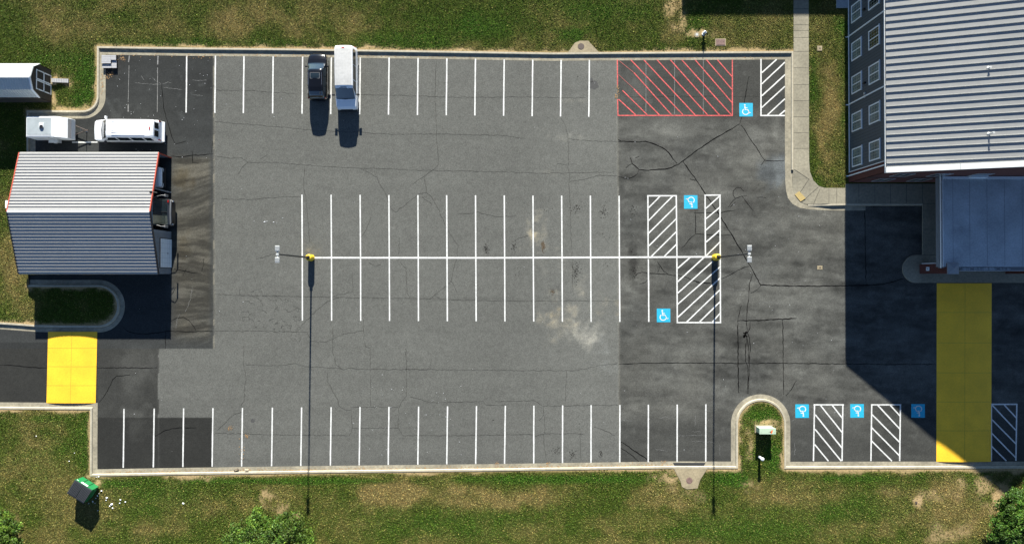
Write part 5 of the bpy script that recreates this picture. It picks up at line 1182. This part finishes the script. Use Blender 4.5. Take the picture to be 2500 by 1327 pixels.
# ================================================================ trees
def tree(px, py, h0, rx, rz_, label, n, seed, hgt, tint=(1, 1, 1)):
    rng = np.random.default_rng(seed); x, y = W(px, py, h0)
    root = empty('round_tree', (x, y, .1), 0, label, 'tree')
    b_ = MB(); b_.cyl((0, 0, 0), (.1, .05, hgt*.45), .22, .14, n=10)
    for k in range(9):
        a = k*2.4; r_ = rx*.55; b_.cyl((.08, .04, hgt*(.25+.03*k)), (r_*math.cos(a), r_*math.sin(a), hgt*(.5+.04*k)), .07, .02, n=6)
    b_.build('trunk', 'bark', root)
    # clumps on an uneven shell
    m = 620; ph = rng.uniform(0, 2*np.pi, m); ct_ = rng.uniform(-.35, 1, m); rr_ = rng.uniform(.55, 1.0, m)**.6
    lob = 1+.04*np.sin(3*ph+seed)+.04*np.sin(7*ph+2*seed)+rng.normal(0, .045, m)
    sn = np.sqrt(1-ct_**2); cx = rx*lob*rr_*sn*np.cos(ph); cy = rx*lob*rr_*sn*np.sin(ph); cz = hgt-rz_+rz_*ct_*rr_
    cr = rng.uniform(.18, .42, m)*rx/4.2+.12; cb = rng.lognormal(0, .28, m)
    k = rng.integers(0, m, n); d = rng.normal(0, 1, (n, 3)); d /= np.linalg.norm(d, axis=1)[:, None]; d[:, 2] = np.abs(d[:, 2])*.9-.15
    c = np.stack([cx[k], cy[k], cz[k]], -1)+d*(cr[k]*rng.uniform(.5, 1.1, n))[:, None]
    th = rng.uniform(0, 2*np.pi, n); tl = rng.normal(0, .55, n); s = rng.uniform(.038, .080, n)
    u = np.stack([np.cos(th), np.sin(th), np.sin(tl)*.8], -1); v = np.stack([-np.sin(th), np.cos(th), rng.normal(0, .5, n)], -1)
    V = np.zeros((n, 4, 3)); V[:, 0] = c-u*(s*1.5)[:, None]; V[:, 1] = c-v*(s*.6)[:, None]; V[:, 2] = c+u*(s*1.5)[:, None]; V[:, 3] = c+v*(s*.6)[:, None]
    base = np.array([.050, .090, .009])*np.array(tint); col = base*(cb[k]*rng.lognormal(0, .3, n))[:, None]; col[:, 0] *= rng.uniform(.7, 1.25, n)
    o = grid_mesh('crown', V.reshape(-1, 3), np.arange(4*n).reshape(-1, 4), np.clip(np.repeat(col, 4, axis=0), .004, .6), 'leaf'); o.parent = root
tree(652, 1404, 2.6, 5.35, 2.6, 'wide round tree crown at the bottom edge left of centre', 95000, 3, 4.6, (1, 1, 1))
tree(-60, 1344, 2.6, 3.5, 2.5, 'green tree crown in the bottom left corner', 55000, 5, 4.2)
tree(2542, 1290, 2.8, 3.75, 2.8, 'darker green tree crown in the bottom right corner', 60000, 8, 4.8, (.75, .9, .9))

# ================================================================ camera, light, sky
sc = bpy.context.scene
cd = bpy.data.cameras.new('camera'); cam = bpy.data.objects.new('camera', cd); C.objects.link(cam); cam.location = (0, 0, CAM_H); cam.rotation_euler = (TILT, 0, 0)
cd.sensor_width = 36; cd.sensor_fit = 'HORIZONTAL'; cd.lens = 36*FPX/2500; cd.clip_end = 5000; cd.clip_start = .5; sc.camera = cam
EL = math.radians(21.6); AZ = math.radians(.55)
sd_ = bpy.data.lights.new('sun', 'SUN'); sd_.energy = 5.0; sd_.angle = math.radians(.5); sd_.color = (1.0, .965, .87)
so = bpy.data.objects.new('sun', sd_); C.objects.link(so)
dirv = Vector((math.sin(AZ)*math.cos(EL), math.cos(AZ)*math.cos(EL), math.sin(EL))); so.rotation_euler = dirv.to_track_quat('Z', 'Y').to_euler(); so.location = (0, 60, 60)
w = bpy.data.worlds.new('World'); sc.world = w; w.use_nodes = True; N = w.node_tree.nodes; L = w.node_tree.links; bg = N['Background']
sk = N.new('ShaderNodeTexSky'); sk.sky_type = 'NISHITA'; sk.sun_disc = False; sk.sun_elevation = EL; sk.sun_rotation = AZ; sk.air_density = .62; sk.dust_density = .0; sk.ozone_density = 1.8
L.new(sk.outputs[0], bg.inputs['Color']); bg.inputs['Strength'].default_value = .056
sc.view_settings.view_transform = 'Standard'; sc.view_settings.look = 'None'; sc.view_settings.exposure = 1.67; sc.view_settings.gamma = 1
sc.render.engine = 'CYCLES'; sc.cycles.samples = 128
print('objects', len(bpy.data.objects))
